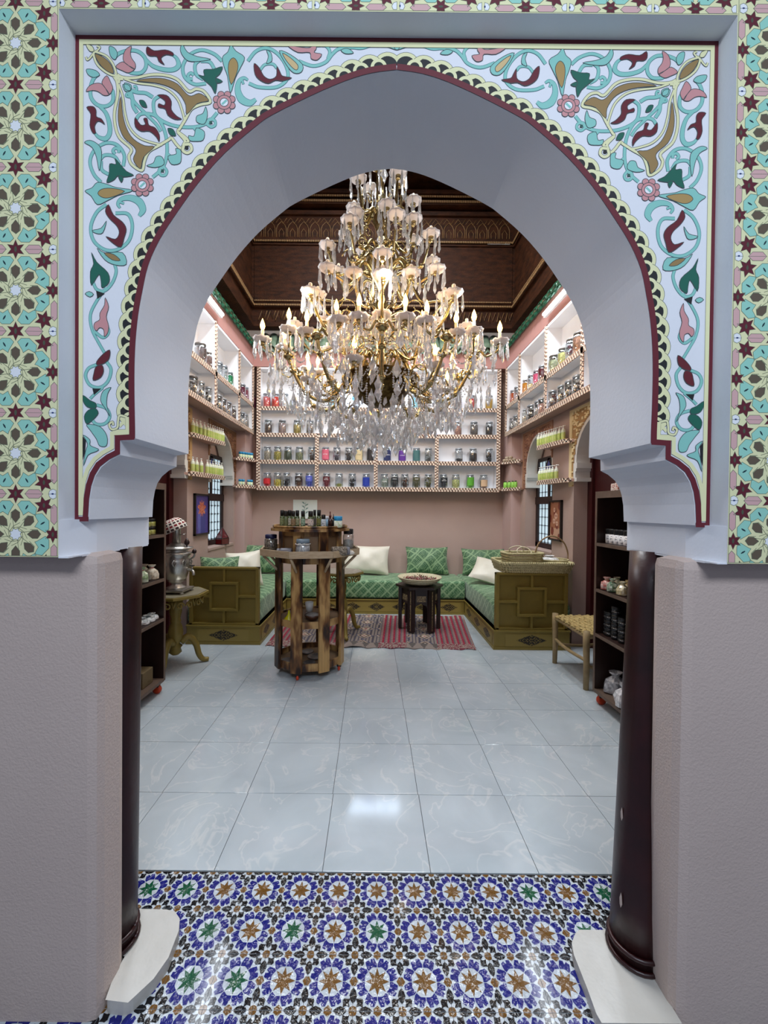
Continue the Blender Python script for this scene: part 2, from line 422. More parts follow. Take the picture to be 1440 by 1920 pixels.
S(A_line, [(1395, 452), (1372, 440), (1345, 460), (1338, 510), (1360, 560), (1405, 580), (1440, 560)], [3, 5, 7, 10, 13, 11, 5])
S(A_line, [(1370, 475), (1362, 455), (1345, 450)], 3)
# winged gold motif
S(A_line, [(655, 418), (690, 436), (760, 440), (850, 422), (930, 425), (1000, 450), (1062, 515), (1105, 502), (1150, 518), (1184, 575), (1130, 590), (1078, 615), (1045, 670), (1012, 725), (1002, 742), (1038, 770), (1060, 795), (1035, 812)], 4.6, CREAM, 9, 5)
S(A_line, [(700, 445), (770, 468), (860, 480), (940, 505), (1000, 560), (1030, 640), (1040, 690)], 3.4, CREAM, 8, 5)
S(A_fill, [(770, 457), (850, 442), (930, 446), (1000, 475), (1048, 528), (1078, 542), (1120, 527), (1160, 548), (1172, 570), (1110, 585), (1052, 645), (1045, 590), (1008, 528), (950, 490), (870, 468)], GOLD, 11)
A_fill(Z1([(535, 305), (592, 330), (628, 370), (640, 415), (600, 400), (560, 360)]), GOLD, 12)
A_line(Z1([(530, 290), (600, 318), (640, 370), (652, 425), (605, 412), (552, 368), (530, 320), (530, 290)]), 3.6, CREAM, 10, 4)
A_fill(Z1([(485, 252), (520, 262), (530, 290), (505, 290)]), CREAM, 12)
S(A_line, [(528, 300), (550, 285), (562, 268), (545, 260)], 3, CREAM, 10)
S(A_line, [(652, 425), (668, 440), (672, 470)], 4, CREAM, 9)
# inner stems
S(A_line, [(1222, 635), (1190, 672), (1150, 700), (1090, 716), (1000, 712), (930, 690), (880, 655), (865, 610), (868, 565), (900, 540)], 5)
A_line(Z1([(710, 500), (735, 545), (770, 590), (820, 640), (880, 700), (905, 740)]), 4.5)
S(A_line, [(715, 500), (770, 520), (820, 525), (860, 548)], 5.5)
S(A_fill, [(692, 478), (728, 482), (735, 512), (705, 515)], TEAL, 12); S(A_line, [(740, 515), (768, 508), (765, 488), (750, 490)], 3.5)
S(A_fill, [(888, 538), (938, 538), (965, 572), (965, 618), (995, 655), (1022, 672), (985, 674), (945, 650), (930, 615), (893, 605), (895, 585), (925, 595), (928, 568)], RED, 14)
A_fill(Z1([(785, 568), (812, 570), (828, 605), (800, 600)]), GREEN, 14); A_fill(Z1([(945, 725), (975, 730), (990, 765), (958, 760)]), GREEN, 14)
S(A_fill, [(1158, 603), (1168, 650), (1150, 700), (1108, 688), (1108, 655), (1142, 640)], TEAL, 12)
S(A_line, [(1165, 690), (1180, 672), (1208, 680), (1210, 705), (1188, 715), (1165, 700)], 4.2); S(A_fill, [(1180, 686), (1192, 684), (1195, 698), (1182, 698)], GREEN, 14, 0)
S(A_line, [(1090, 716), (1110, 745), (1105, 775)], 5); S(A_fill, [(1062, 765), (1092, 768), (1105, 722), (1150, 742), (1143, 790), (1100, 797), (1068, 792)], TEAL, 12)
A_line(Z1([(1000, 745), (1040, 790), (1035, 812)]), 4.4, CREAM, 9, 3)
A_line(Z1([(1040, 815), (1070, 815), (1078, 845), (1055, 862), (1030, 848), (1035, 820)]), 5, CREAM, 12, 4); A_fill(Z1([(1042, 823), (1060, 825), (1060, 842), (1043, 842)]), BLK, 14, 3, 0)
for fx, fy in ((1262, 578), (802, 1042)):
    for k in range(8):
        a = pi/8+k*pi/4; cx, cy = fx+47*cos(a), fy+47*sin(a)
        A_fill(Z1([(cx+19*cos(b*pi/4), cy+19*sin(b*pi/4)) for b in range(8)]), PINK, 12, 2)
    A_fill(Z1([(fx+40*cos(b*pi/6), fy+40*sin(b*pi/6)) for b in range(12)]), PINK, 14, 2)
    A_fill(Z1([(fx+23*cos(b*pi/6), fy+23*sin(b*pi/6)) for b in range(12)]), '#e8ecf2', 16, 2)
    A_line(Z1([(fx-12, fy+12), (fx+14, fy-12)]), 4, TEAL, 19, 0, 0)
# top middle
A_line(Z2([(-45, 345), (0, 290), (60, 272), (120, 302), (168, 368), (178, 440), (120, 490), (20, 492), (-40, 470)]), 5)
A_fill(Z2([(-10, 360), (20, 385), (45, 430), (80, 448), (115, 430), (118, 378), (135, 405), (150, 430), (200, 440), (155, 458), (110, 455), (70, 472), (25, 455), (-5, 420)]), RED, 14)
A_line(Z2([(20, 400), (50, 365), (95, 362), (118, 385)]), 4); A_fill(Z2([(60, 285), (85, 300), (90, 345), (60, 360), (70, 320)]), TEAL, 12)
A_fill(Z2([(132, 288), (195, 310), (262, 365), (255, 408), (212, 412), (170, 365)]), TEAL, 12); A_fill(Z2([(150, 303), (190, 325), (235, 368), (232, 395), (210, 388), (172, 345)]), '#cdb483', 14)
A_fill(Z2([(178, 258), (240, 267), (300, 272), (332, 250), (340, 275), (328, 298), (370, 308), (345, 340), (310, 332), (302, 298), (235, 297)]), PINK, 14)
A_line(Z2([(240, 345), (320, 372), (390, 352), (430, 305), (470, 275), (540, 268), (600, 270), (690, 238)]), 5)
A_line(Z2([(340, 258), (390, 258), (415, 290), (405, 330)]), 4.5); A_line(Z2([(605, 262), (600, 243), (622, 240), (625, 262)]), 3.5)
A_fill(Z2([(478, 285), (515, 275), (548, 300), (505, 305)]), TEAL, 12)
A_fill(Z2([(690, 238), (800, 238), (800, 282), (755, 272), (710, 255)]), TEAL, 12); A_fill(Z2([(770, 238), (830, 238), (800, 250)]), GREEN, 14)
# lower column
A_line(Z1([(600, 1150), (545, 1195), (512, 1275), (528, 1355), (590, 1405), (660, 1405), (725, 1355), (745, 1270), (720, 1205), (650, 1200)]), 5)
A_fill(Z1([(612, 1153), (640, 1210), (690, 1250), (712, 1290), (700, 1340), (682, 1392), (640, 1372), (598, 1332), (650, 1347), (672, 1312), (658, 1272), (618, 1232), (594, 1190)]), RED, 14)
A_fill(Z1([(520, 1298), (570, 1285), (600, 1245), (580, 1310), (545, 1315)]), TEAL, 12)
A_fill(Z1([(548, 1398), (592, 1424), (690, 1422), (712, 1488), (650, 1492), (590, 1462)]), TEAL, 12); A_fill(Z1([(588, 1425), (640, 1432), (678, 1466), (632, 1463)]), GOLD, 14)
A_fill([(172, 474), (182, 492), (203, 512), (205, 530), (192, 540), (190, 528), (186, 515), (172, 535), (170, 510), (176, 495)], GREEN, 14)
A_line([(215, 495), (218, 510), (211, 530), (197, 545), (182, 543), (174, 528)], 4.5)
A_line(Z4([(660, 130), (600, 215), (562, 300), (572, 390), (612, 470), (655, 545)]), 4.2); A_line(Z4([(585, 400), (640, 440), (675, 405), (655, 350)]), 4.5)
A_fill(Z4([(530, 170), (555, 155), (582, 172), (560, 190)]), TEAL, 12, 2); A_fill(Z4([(598, 150), (652, 168), (606, 202)]), BLK, 14, 0, 0)
A_fill(Z4([(655, 195), (676, 250), (662, 310), (676, 370), (670, 412), (650, 435), (645, 392), (620, 380), (600, 400), (585, 378), (590, 350), (620, 330), (622, 290), (650, 240)]), PINK, 14)
A_fill(Z4([(683, 518), (640, 545), (602, 590), (607, 612), (650, 600), (680, 570)]), RED, 16); A_fill(Z4([(635, 612), (598, 622), (585, 660), (580, 706), (625, 690), (645, 650)]), RED, 16)
A_line(Z4([(600, 608), (550, 632), (532, 680), (560, 735), (620, 750), (670, 712), (690, 640), (662, 590)]), 4.6); A_line(Z4([(640, 750), (590, 790), (560, 820)]), 4)
A_fill(Z4([(575, 757), (630, 757), (585, 797)]), BLK, 14, 0, 0)
A_fill(Z4([(690, 750), (642, 772), (626, 830), (655, 880), (685, 930), (664, 860), (670, 790)]), TEAL, 12)
A_fill(Z4([(518, 800), (560, 830), (598, 850), (592, 880), (545, 872), (520, 840)]), GREEN, 16); A_fill(Z4([(550, 892), (592, 880), (612, 910), (580, 950), (540, 976), (525, 930)]), GREEN, 16)
A_line(Z4([(600, 858), (660, 880), (682, 930), (650, 975), (590, 972), (550, 900)]), 4.6)
A_fill(Z4([(540, 980), (620, 992), (665, 1050), (662, 1112), (620, 1112), (600, 1070), (565, 1020)]), TEAL, 12)
A_fill(Z4([(513, 1050), (535, 1080), (530, 1150), (516, 1200)]), BLK, 14, 0, 0); A_fill(Z4([(518, 1046), (560, 1075), (562, 1110), (612, 1132), (600, 1147), (548, 1170), (520, 1235), (532, 1150), (545, 1100)]), TEAL, 15)
A_line(Z4([(790, 935), (745, 925), (735, 960), (730, 1000), (695, 1010), (680, 980), (700, 965), (705, 985)]), 3.6, CREAM, 22, 5)
A_line(Z4([(790, 945), (790, 1020), (700, 1020)]), 5, CREAM, 19, 0, 1.2)
ART.mb.build('painted_arabesque', ART.mats, arch)
# ---------------------------------------------------------------- geometric star-and-cross border
GEO = Art(D0); us = D0/FPX/7.387; BW = 590*us
def clip(p, box):
    for ax, lim, sgn in ((0, box[0], 1), (0, box[1], -1), (1, box[2], 1), (1, box[3], -1)):
        out = []
        for i in range(len(p)):
            a, b = p[i-1], p[i]; ia = (a[ax]-lim)*sgn >= 0; ib = (b[ax]-lim)*sgn >= 0
            if ia != ib:
                t = (lim-a[ax])/(b[ax]-a[ax]); out.append((a[0]+(b[0]-a[0])*t, a[1]+(b[1]-a[1])*t))
            if ib: out.append(b)
        p = out
        if not p: break
    return p
def star(cx, cy, r, ri, n, ph=0):
    return [(cx+(r if k % 2 == 0 else ri)*sin(ph+pi*k/n), cy-(r if k % 2 == 0 else ri)*cos(ph+pi*k/n)) for k in range(2*n)]
def lens(cx, cy, l, w_, a):
    return [(cx+l*cos(t)*cos(a)-w_*sin(t)*sin(a), cy+l*cos(t)*sin(a)+w_*sin(t)*cos(a)) for t in (0, .6, pi/2, pi-.6, pi, pi+.6, 1.5*pi, -.6)]
TQ, BRN, GRED, GPK, GW, GIN = '#93cfc0', '#5f5344', '#5c1526', '#cfa8a8', '#e4eaf0', '#4b5140'
unit = []
unit.append((star(0, 0, 86, 64, 8, pi/8), GW, 3))
kite = [(0, -172), (50, -235), (50, -300), (0, -335), (-50, -300), (-50, -235)]
tur = [(40, -405), (85, -450), (185, -450), (275, -365), (262, -270), (175, -318), (110, -275), (100, -305)]
def grow(p, s_): cx = sum(q[0] for q in p)/len(p); cy = sum(q[1] for q in p)/len(p); return [(cx+(x-cx)*s_, cy+(y-cy)*s_) for x, y in p]
kite = grow(kite, 1.14); tur = grow(tur, 1.13)
def rot(p, k): 
    for _ in range(k): p = [(-y, x) for x, y in p]
    return p
for k in range(8):
    a = k*pi/4; unit.append(([(x*cos(a)-y*sin(a), x*sin(a)+y*cos(a)) for x, y in kite], BRN, 3))
for k in range(4):
    for fl in (0, 1):
        q = [(-x, y) for x, y in tur] if fl else tur
        unit.append((rot(q, k), TQ, 3))
        cx, cy = (-155, -375) if fl else (155, -375)
        c_ = rot([(cx, cy)], k)[0]; unit.append((lens(c_[0], c_[1], 36, 12, math.atan2(c_[1], c_[0])+.15*(1-2*fl)), '#12333c', 5))
for sx in (1, -1):
    for sy in (1, -1):
        unit.append((star(sx*392, sy*402, 132, 66, 6, .25*sx*sy), GRED, 3)); unit.append((lens(sx*392, sy*402, 34, 18, pi/2), GIN, 5))
        unit.append(([(sx*x, sy*y) for x, y in ((128, 560), (183, 500), (322, 500), (378, 560))], GPK, 3))
        unit.append(([(sx*x, sy*y) for x, y in ((486, 185), (533, 135), (574, 185), (574, 370), (533, 420), (486, 370))], GPK, 3))
        unit.append(([(sx*x, sy*y) for x, y in ((455, 560), (470, 515), (515, 490), (560, 510), (560, 560))], GW, 3))
        sy > 0 and unit.append((lens(sx*512, 558, 18, 12, 0), '#16306a', 6))
    unit.append((star(sx*515, 0, 118, 58, 6, 0), GRED, 3)); unit.append((lens(sx*515, 0, 34, 18, pi/2), GIN, 5))
    if sx > 0: unit.append((star(0, 560, 130, 62, 6, 0), GRED, 3)); unit.append((lens(0, 560, 40, 20, pi/2), GIN, 5))
ribs = []
for k in range(8):                                           # interlacing lines of the ribbons
    a = k*pi/4
    ribs.append([(x*cos(a)-y*sin(a), x*sin(a)+y*cos(a)) for x, y in ((-92, -30), (-30, -115), (60, -160))])
    ribs.append([(x*cos(a)-y*sin(a), x*sin(a)+y*cos(a)) for x, y in ((-66, -200), (-66, -300), (0, -352))])
    ribs.append([(x*cos(a)-y*sin(a), x*sin(a)+y*cos(a)) for x, y in ((30, -60), (120, -180), (165, -215))])
def put(cx, cz, box, rotq=0, fx=1):
    for p, c, lv in unit:
        q = rot(p, rotq); q = clip([(cx+fx*x*us, cz-y*us) for x, y in q], box)
        if len(q) > 2:
            GEO.fill(q, c, lv)
            if lv == 3: GEO.line(q, .0011, '#5b6a58', lv+1, True)
    for p in ribs:
        q = [(cx+fx*x*us, cz-y*us) for x, y in rot(p, rotq)]
        if all(box[0] < x < box[1] and box[2] < z < box[3] for x, z in q): GEO.line(q, .0012, '#59644f', 2)
PER = 1120*us; z0 = PY(33, 81, D0).z
for cx, fx, bx in ((XL-BW, 1, (XL-2*BW, XL)), (XR+BW, -1, (XR, XR+2*BW))):
    box = (bx[0]+12*us, bx[1]-12*us, ZB+14*us, ZT+PER*1.6)
    GEO.fill([(bx[0], ZB), (bx[1], ZB), (bx[1], ZT+PER*1.7), (bx[0], ZT+PER*1.7)], CREAM, 0)
    for e in ((bx[0]+14*us), (bx[1]-14*us)): GEO.line([(e, ZB+14*us), (e, ZT+PER*1.6)], .0012, '#6b7560', 2)
    GEO.line([(bx[0], ZB+14*us), (bx[1], ZB+14*us)], .0012, '#6b7560', 2)
    k = -1
    while z0-k*PER > ZB-PER/2: put(cx, z0-k*PER, box, 0, fx); k += 1
GEO.fill([(XL, ZT), (XR, ZT), (XR, ZT+PER*1.7), (XL, ZT+PER*1.7)], CREAM, 0)
n = 8; px_ = (XR-XL)/n
for k in range(n): put(XL+px_*(k+.5), ZT+BW, (XL+px_*k, XL+px_*(k+1), ZT+12*us, ZT+PER*1.5), 1)
GEO.line([(XL, ZT+14*us), (XR, ZT+14*us)], .0012, '#6b7560', 2)
GEO.mb.build('painted_star_border', GEO.mats, arch)
# ================================================================ columns and marble bases
M_col = mat('maroon lacquer', '#2e0a0b', .38, n=.7, ns=9, c2='#150405', coat=.05, bump=.1, bs=30)
M_chip = mat('bare plaster chip', '#b9aaa2', .9)
M_marble = mat('old white marble', '#c4c2bc', .35, n=.5, ns=5, c2='#a9a69c', bump=.2, bs=20)
def column(name, b, t, rb, rt, label):
    o = thing(name, label, 'column', (b[0], b[1], .04))
    b, t = Vector(b), Vector(t); q = [b.lerp(t, k/8)-b for k in range(9)]
    MB().tube(q, [rb+(rt-rb)*k/8 for k in range(9)], 28).build('shaft', M_col, o)
    rr = MB()
    for z_, r_ in ((.008, rb*1.03), (.045, rb*1.0)):
        P = [Vector((r_*cos(a*pi/12), r_*sin(a*pi/12), z_)) for a in range(25)]; rr.tube(P, .008, 6)
    rr.build('foot_ring', M_col, o)
    return o, q
cl, ql = column('wooden_column', (-.853, 1.30, .04), (-.872, 1.36, ZB-.002), .073, .070, 'dark maroon lacquered column at the left jamb of the archway')
cr, qr = column('wooden_column', (.868, 1.285, .04), (.957, 1.355, ZB-.002), .075, .070, 'dark maroon lacquered column with chipped paint at the right jamb of the archway')
for k, (a, z_, l) in enumerate(((3.4, 1.2, .05), (3.7, .95, .03), (3.3, .42, .045), (3.5, .16, .05), (3.9, .75, .02))):
    c_ = qr[0].lerp(qr[8], z_/1.3); r_ = .077-.014*z_/1.3
    p_ = MB(); w_ = .005
    p_.add([(c_.x+r_*1.01*cos(a+s*w_/r_), c_.y+r_*1.01*sin(a+s*w_/r_), z_+h_) for s, h_ in ((0, 0), (1, l*.3), (.6, l*.8), (0, l), (-1, l*.6), (-.8, l*.2))], [(0, 1, 2, 3, 4, 5)])
    p_.build('paint_chip', M_chip, cr)
def base(name, pts, h, label):
    o = MB(); o.prism(pts, 0, h, 0, 'Z')
    e = o.build(name, M_marble); tag(e, label, 'column base')
    m = e.modifiers.new('bevel', 'BEVEL'); m.width = .014; m.segments = 3; m.limit_method = 'ANGLE'
    return e
pl = [PZ(*p, .04) for p in ((264, 1704), (312, 1705), (328, 1709), (337, 1722), (335, 1745), (316, 1795), (288, 1835), (240, 1880))]
base('marble_base', [(-1.03, pl[0].y)]+[(p.x, p.y) for p in pl]+[(JL+.010, pl[-1].y+.006), (JL-.004, 1.20), (JL-.004, 1.255), (-1.03, 1.255)], .04, 'worn white marble slab under the left column')
pr_ = [PZ(*p, .04) for p in ((1160, 1744), (1086, 1743), (1078, 1752), (1072, 1768), (1076, 1790), (1100, 1850), (1118, 1900), (1128, 1918))]
base('marble_base', [(1.06, pr_[0].y)]+[(p.x, p.y) for p in pr_]+[(JR+.004, pr_[-1].y), (JR+.004, 1.255), (1.06, 1.255)], .04, 'worn white marble slab under the right column')
# ================================================================ floors
M_tile = mat('pale marble floor tile', '#bcc2c4', .13, n=.8, ns=3.2, c2='#9fa7ab', bump=.01)
def marble_floor():
    m, nt, b = node_mat('veined porcelain'); N = nt.nodes; Lk = nt.links
    g = N.new('ShaderNodeNewGeometry'); no = N.new('ShaderNodeTexNoise'); no.inputs['Scale'].default_value = 2.2; no.inputs['Detail'].default_value = 7; no.inputs['Distortion'].default_value = .8
    Lk.new(g.outputs['Position'], no.inputs[0])
    r = N.new('ShaderNodeValToRGB'); e = r.color_ramp.elements; e[0].position = .3; e[0].color = (*lin('#a9b3b9'), 1); e[1].position = .7; e[1].color = (*lin('#bcc6cb'), 1)
    Lk.new(no.outputs[0], r.inputs[0])
    n2 = N.new('ShaderNodeTexNoise'); n2.inputs['Scale'].default_value = 3.1; n2.inputs['Detail'].default_value = 4; n2.inputs['Distortion'].default_value = 1.6
    Lk.new(g.outputs['Position'], n2.inputs[0])
    ab = N.new('ShaderNodeMath'); ab.operation = 'SUBTRACT'; ab.inputs[1].default_value = .5; Lk.new(n2.outputs[0], ab.inputs[0])
    a2 = N.new('ShaderNodeMath'); a2.operation = 'ABSOLUTE'; Lk.new(ab.outputs[0], a2.inputs[0])
    r2 = N.new('ShaderNodeValToRGB'); e = r2.color_ramp.elements; e[0].position = 0; e[0].color = (.3, .3, .3, 1); e[1].position = .02; e[1].color = (0, 0, 0, 1)
    Lk.new(a2.outputs[0], r2.inputs[0])
    mx = N.new('ShaderNodeMixRGB'); mx.inputs[2].default_value = (*lin('#e2e0da'), 1); Lk.new(r2.outputs[0], mx.inputs[0]); Lk.new(r.outputs[0], mx.inputs[1])
    Lk.new(mx.outputs[0], b.inputs['Base Color']); b.inputs['Roughness'].default_value = .09; b.inputs['Specular IOR Level'].default_value = .6
    return m
M_ftile = marble_floor()
M_grout = mat('grey grout', '#56595a', .9)
fl = struct(MB().box(-2.5, 2.6, 1.0, 6.5, -.06, -.004).build('floor', M_grout))
TY = PZ(701, 1637).y; TS = .441; TX = PZ(604, 1637).x
tm = MB().box(.0012, TS-.0012, .0012, TS-.0012, -.01, 0, bev=.0012).mesh('floor_tile', [M_ftile])
SKW = R(.8)
for i in range(-5, 7):
    for j in range(0, 11):
        o = link('floor_tile', tm, fl, (TX+i*TS-(j*TS)*SKW*.6, TY+.004+j*TS, 0))
# star-patterned glazed tiles of the threshold
def glaze(name, c): return mat(name, c, .17, n=.35, ns=14, c2=tuple(x*.75 for x in [int(c[i:i+2], 16)/255 for i in (1, 3, 5)]), coat=.2, bump=1, bs=30)
M_gw, M_gb, M_gk, M_gbr, M_gg = GL = glaze('white glaze', '#bcc5cc'), glaze('cobalt glaze', '#151c74'), glaze('black glaze', '#0d0d12'), glaze('brown glaze', '#6e4c1e'), glaze('green glaze', '#0f5236')
for q in GL: q.node_tree.nodes['Principled BSDF'].inputs['Specular IOR Level'].default_value = .35
SS = .147
def star_tile(mi):
    t = MB(); h = SS/2; t.box(-h+.0006, h-.0006, -h+.0006, h-.0006, -.012, 0, 0)
    def P(pts, m, z=.0006):
        pts = [(max(-1, min(1, x))*h*.992, max(-1, min(1, y))*h*.992) for x, y in pts]
        tri = tessellate_polygon([[Vector((x, y, 0)) for x, y in pts]])
        t.add([(x, y, z) for x, y in pts], [tuple(q) for q in tri], m)
    P(star(0, 0, .51, .25, 8, 0), mi)
    for k in range(8):
        a = pi/8+k*pi/4
        bl = [(.50, -.19), (.56, -.03), (.56, .03), (.50, .19), (.60, .235), (.86, .21), (.90, .06), (.76, 0), (.90, -.06), (.86, -.21), (.60, -.235)]
        P([(x*cos(a)-y*sin(a), x*sin(a)+y*cos(a)) for x, y in bl], 1)
    for k in range(4):
        a = k*pi/2
        def q(pts): return [(x*cos(a)-y*sin(a), x*sin(a)+y*cos(a)) for x, y in pts]
        P(q([(1, -.15), (.94, -.17), (.88, -.08), (.82, 0), (.88, .08), (.94, .17), (1, .15)]), 3)
        P(q([(1, .22), (.91, .32), (.85, .5), (.91, .68), (1, .76)]), 2); P(q([(1, -.22), (.91, -.32), (.85, -.5), (.91, -.68), (1, -.76)]), 2)
        P(q([(1, 1), (.84, 1), (.87, .9), (.9, .87), (1, .84)]), 3)
        P(q([(.58, .66), (.66, .58), (.76, .6), (.90, .60), (.84, .72), (.88, .88), (.72, .84), (.60, .90), (.60, .76)]), 2)
    return t.mesh('star_tile', [M_gw, M_gb, M_gk, M_gbr, M_gg])
st = [star_tile(3), star_tile(4)]
sf = tag(MB().box(-1.15, 1.2, .55, TY-.002, -.05, -.012).build('trim_1', mat('pale grout', '#8e8c88', .9)), kind='structure')
SX = PZ(748.5, 1787).x
for i in range(-8, 8):
    for j in range(7):
        o = link('star_tile', st[1 if random.random() < .42 else 0], sf, (SX+(i+.5)*SS, TY-.002-(j+.5)*SS, -.0005))
        o.rotation_euler = (0, 0, random.choice((0, pi/2, pi, -pi/2)))
# ================================================================ ROOM SHELL
WL, WR, WB = -2.07, 2.18, 6.3
UL, UR = PX(403, 541, -1.9), None
SHL, SHR, SHB = -1.84, 1.98, 6.1                            # front planes of the upper shelves
fi = MB()
fi.box(-2.6, XL-.1, D2+.002, 1.52, 0, 4.25); fi.box(XR+.1, 2.7, D2+.002, 1.52, 0, 4.25); fi.box(-2.6, 2.7, D2+.002, 1.52, ZT+.25, 4.25)
struct(fi.build('wall_front_room_side', [M_roompink]))
struct(MB().box(-2.3, 2.4, WB, WB+.1, 0, 4.3).build('wall_back', [M_roompink]))
def arch_pts(y0, y1, zs, zt, n=10):
    c = (y0+y1)/2; a = (y1-y0)/2; P = []
    for k in range(n*2+1):
        t = pi*k/(2*n); y = c+a*cos(t); z = zs+(zt-zs)*sin(t)**.85
        P.append((y, z))
    return P
def side_wall(name, X0, X1, n1, n2, s):
    m = MB()
    m.box(X0, X1, n1[1], WB, 0, 4.3); m.box(X0, X1, n2[1], n1[0], 0, 4.3); m.box(X0, X1, 1.5, n2[0], 0, 4.3)
    m.box(X0, X1, n1[0], n1[1], 0, .93)
    for y0, y1 in (n1, n2):
        P = [(y1, 4.3)]+arch_pts(y0, y1, 1.98, 2.5)+[(y0, 4.3)]
        m.prism(P, X0, X1, 0, 'X')
    return struct(m.build(name, [M_roompink]))
NL1, NL2 = (4.96, 5.86), (3.3, 4.40)
NR1, NR2 = (4.86, 5.72), (3.2, 4.34)
wl_ = side_wall('wall_left', WL-.22, WL, NL1, NL2, 1)
wr_ = side_wall('wall_right', WR, WR+.22, NR1, NR2, -1)
bk = MB().box(WL-.30, WL-.22, 1.5, WB, 0, 4.3).box(WR+.22, WR+.30, 1.5, WB, 0, 4.3); struct(bk.build('wall_niche_backs', [M_roompink]))
pier = MB().box(WL, -1.925, 5.92, WB, 0, 2.62).box(2.04, WR, 5.92, WB, 0, 2.62); struct(pier.build('trim_2', [mat('pale rose pier', '#bfa29c', .8)]))
# white upper band of the back wall, rose frieze above the shelves
struct(MB().box(WL, WR, WB-.02, WB, 4.0, 4.3).build('trim_3', [M_white]))
fz = MB().box(WL, SHL-.02, 1.6, WB, 3.64, 3.93).box(SHR+.02, WR, 1.6, WB, 3.64, 3.93).box(SHL-.02, SHR+.02, SHB+.02, WB, 3.64, 3.93)
struct(fz.build('trim_4', [M_salmon]))
# carved dark cedar shaft of the ceiling
SXL, SXR, SYB, SZ = -1.91, 2.13, 6.15, 4.245
sh = MB()
sh.box(SXL-.1, SXL, 1.5, SYB+.1, SZ, 6.9); sh.box(SXR, SXR+.1, 1.5, SYB+.1, SZ, 6.9); sh.box(SXL, SXR, SYB, SYB+.1, SZ, 6.9); sh.box(SXL, SXR, 1.5, 1.6, SZ, 6.9)
sh.box(-2.6, SXL-.1, 1.5, 6.5, SZ+.06, SZ+.14); sh.box(SXR+.1, 2.7, 1.5, 6.5, SZ+.06, SZ+.14)
shaft = struct(sh.build('ceiling_shaft', [M_darkwood]))
struct(MB().box(SXL-.2, SXR+.2, 1.4, 6.4, 6.8, 6.9).build('ceiling', [M_darkwood]))
def run(z0, z1, d, m, name, par=shaft):
    b = MB().box(SXL, SXR, SYB-d, SYB, z0, z1).box(SXL, SXL+d, 1.6, SYB-d, z0, z1).box(SXR-d, SXR, 1.6, SYB-d, z0, z1)
    return b.build(name, m, par)
for z0_, z1_, d_ in ((4.245, 4.31, .05), (4.545, 4.60, .035), (5.50, 5.53, .03), (5.56, 5.92, .05), (5.92, 5.98, .09), (6.06, 6.12, .12), (6.20, 6.26, .15), (6.5, 6.8, .2)):
    run(z0_, z1_, d_, M_darkwood, 'moulding')
rp = MB()
for z_, d_, r_ in ((4.575, .045, .013), (5.545, .045, .013), (6.09, .135, .015), (4.65, .02, .008), (6.16, .14, .012)):
    n = 150
    for k in range(n):
        x = SXL+.05+(SXR-SXL-.1)*k/n; rp.box(x, x+.016, SYB-d_-.012, SYB-d_, z_-r_, z_+r_, T=None)
    for k in range(150):
        y = SYB-.05-k*.028
        rp.box(SXL+d_, SXL+d_+.012, y, y+.016, z_-r_, z_+r_); rp.box(SXR-d_-.012, SXR-d_, y, y+.016, z_-r_, z_+r_)
tag(rp.build('rope_moulding', mat('worn cedar rope', '#8a6a45', .6), shaft), kind='stuff')
# carved arcade of the calligraphic band and the lower band
cv = MB()
def motif(x, z, s, y):
    cv.tube([(x-.07*s, y, z), (x-.07*s, y, z+.12*s), (x-.05*s, y, z+.17*s), (x, y, z+.22*s), (x+.05*s, y, z+.17*s), (x+.07*s, y, z+.12*s), (x+.07*s, y, z)], .006, 4)
    cv.tube([(x-.03*s, y, z), (x-.035*s, y, z+.07*s), (x, y, z+.12*s), (x+.035*s, y, z+.07*s), (x+.03*s, y, z)], .005, 4)
    cv.tube([(x-.08*s, y, z+.2*s), (x-.03*s, y, z+.27*s), (x+.03*s, y, z+.2*s), (x+.08*s, y, z+.27*s)], .005, 4)
x = SXL+.12
while x < SXR-.1:
    motif(x, 5.60, 1.05, SYB-.055); motif(x+.1, 4.66, .55, SYB-.004); x += .17
x = SXL+.12
while x < SXR-.1:
    cv.tube([(x, SYB-.055, 4.34), (x+.04, SYB-.01, 4.5), (x+.08, SYB-.01, 4.38), (x+.12, SYB-.01, 4.5)], .006, 4); x += .13
tag(cv.build('carved_relief', mat('rubbed cedar relief', '#7d5c33', .55, n=.5, ns=20, c2='#3a2412'), shaft), kind='stuff')
# horizontal plank joints of the plain panel
for k in range(5):
    MB().box(SXL+.04, SXR-.04, SYB-.010, SYB, 4.62+k*.176, 4.62+k*.176+.1755, bev=.0015).build('plank', M_darkwood, shaft)
# green glazed coping tiles
M_rt = mat('green glazed roof tile', '#0f5a3c', .3, n=.8, ns=9, c2='#0a3323', coat=.5, bump=.1)
M_rt2 = mat('weathered green roof tile', '#73876f', .5, n=.8, ns=12, c2='#4a5f50', bump=.1)
def pan(up, L=.22, r=.066, dr=.21):
    m = MB(); n = 8
    for (ra, rb) in ((r, r*.93),):
        vs = []
        for t in (0, 1):
            for rr in (ra, rb-.008):
                for k in range(n+1):
                    a = pi*k/n; vs.append((rr*cos(a), t*L, (rr*sin(a) if up else -rr*sin(a)*.8)+t*dr))
        q = n+1; fs = []
        for k in range(n):
            fs += [(k, k+1, 2*q+k+1, 2*q+k), (q+k, q+k+1, 3*q+k+1, 3*q+k), (k, k+1, q+k+1, q+k), (2*q+k, 2*q+k+1, 3*q+k+1, 3*q+k)]
        fs += [(0, q, 3*q, 2*q), (n, q+n, 3*q+n, 2*q+n)]
        m.add(vs, fs, 0, True)
    return m
hf = struct(MB().box(-3, 3, -4, .548, -.06, -.012).build('floor_hall', [mat('dark patterned hall floor', '#34384f', .3, n=.8, ns=30, c2='#8a8a90')]))
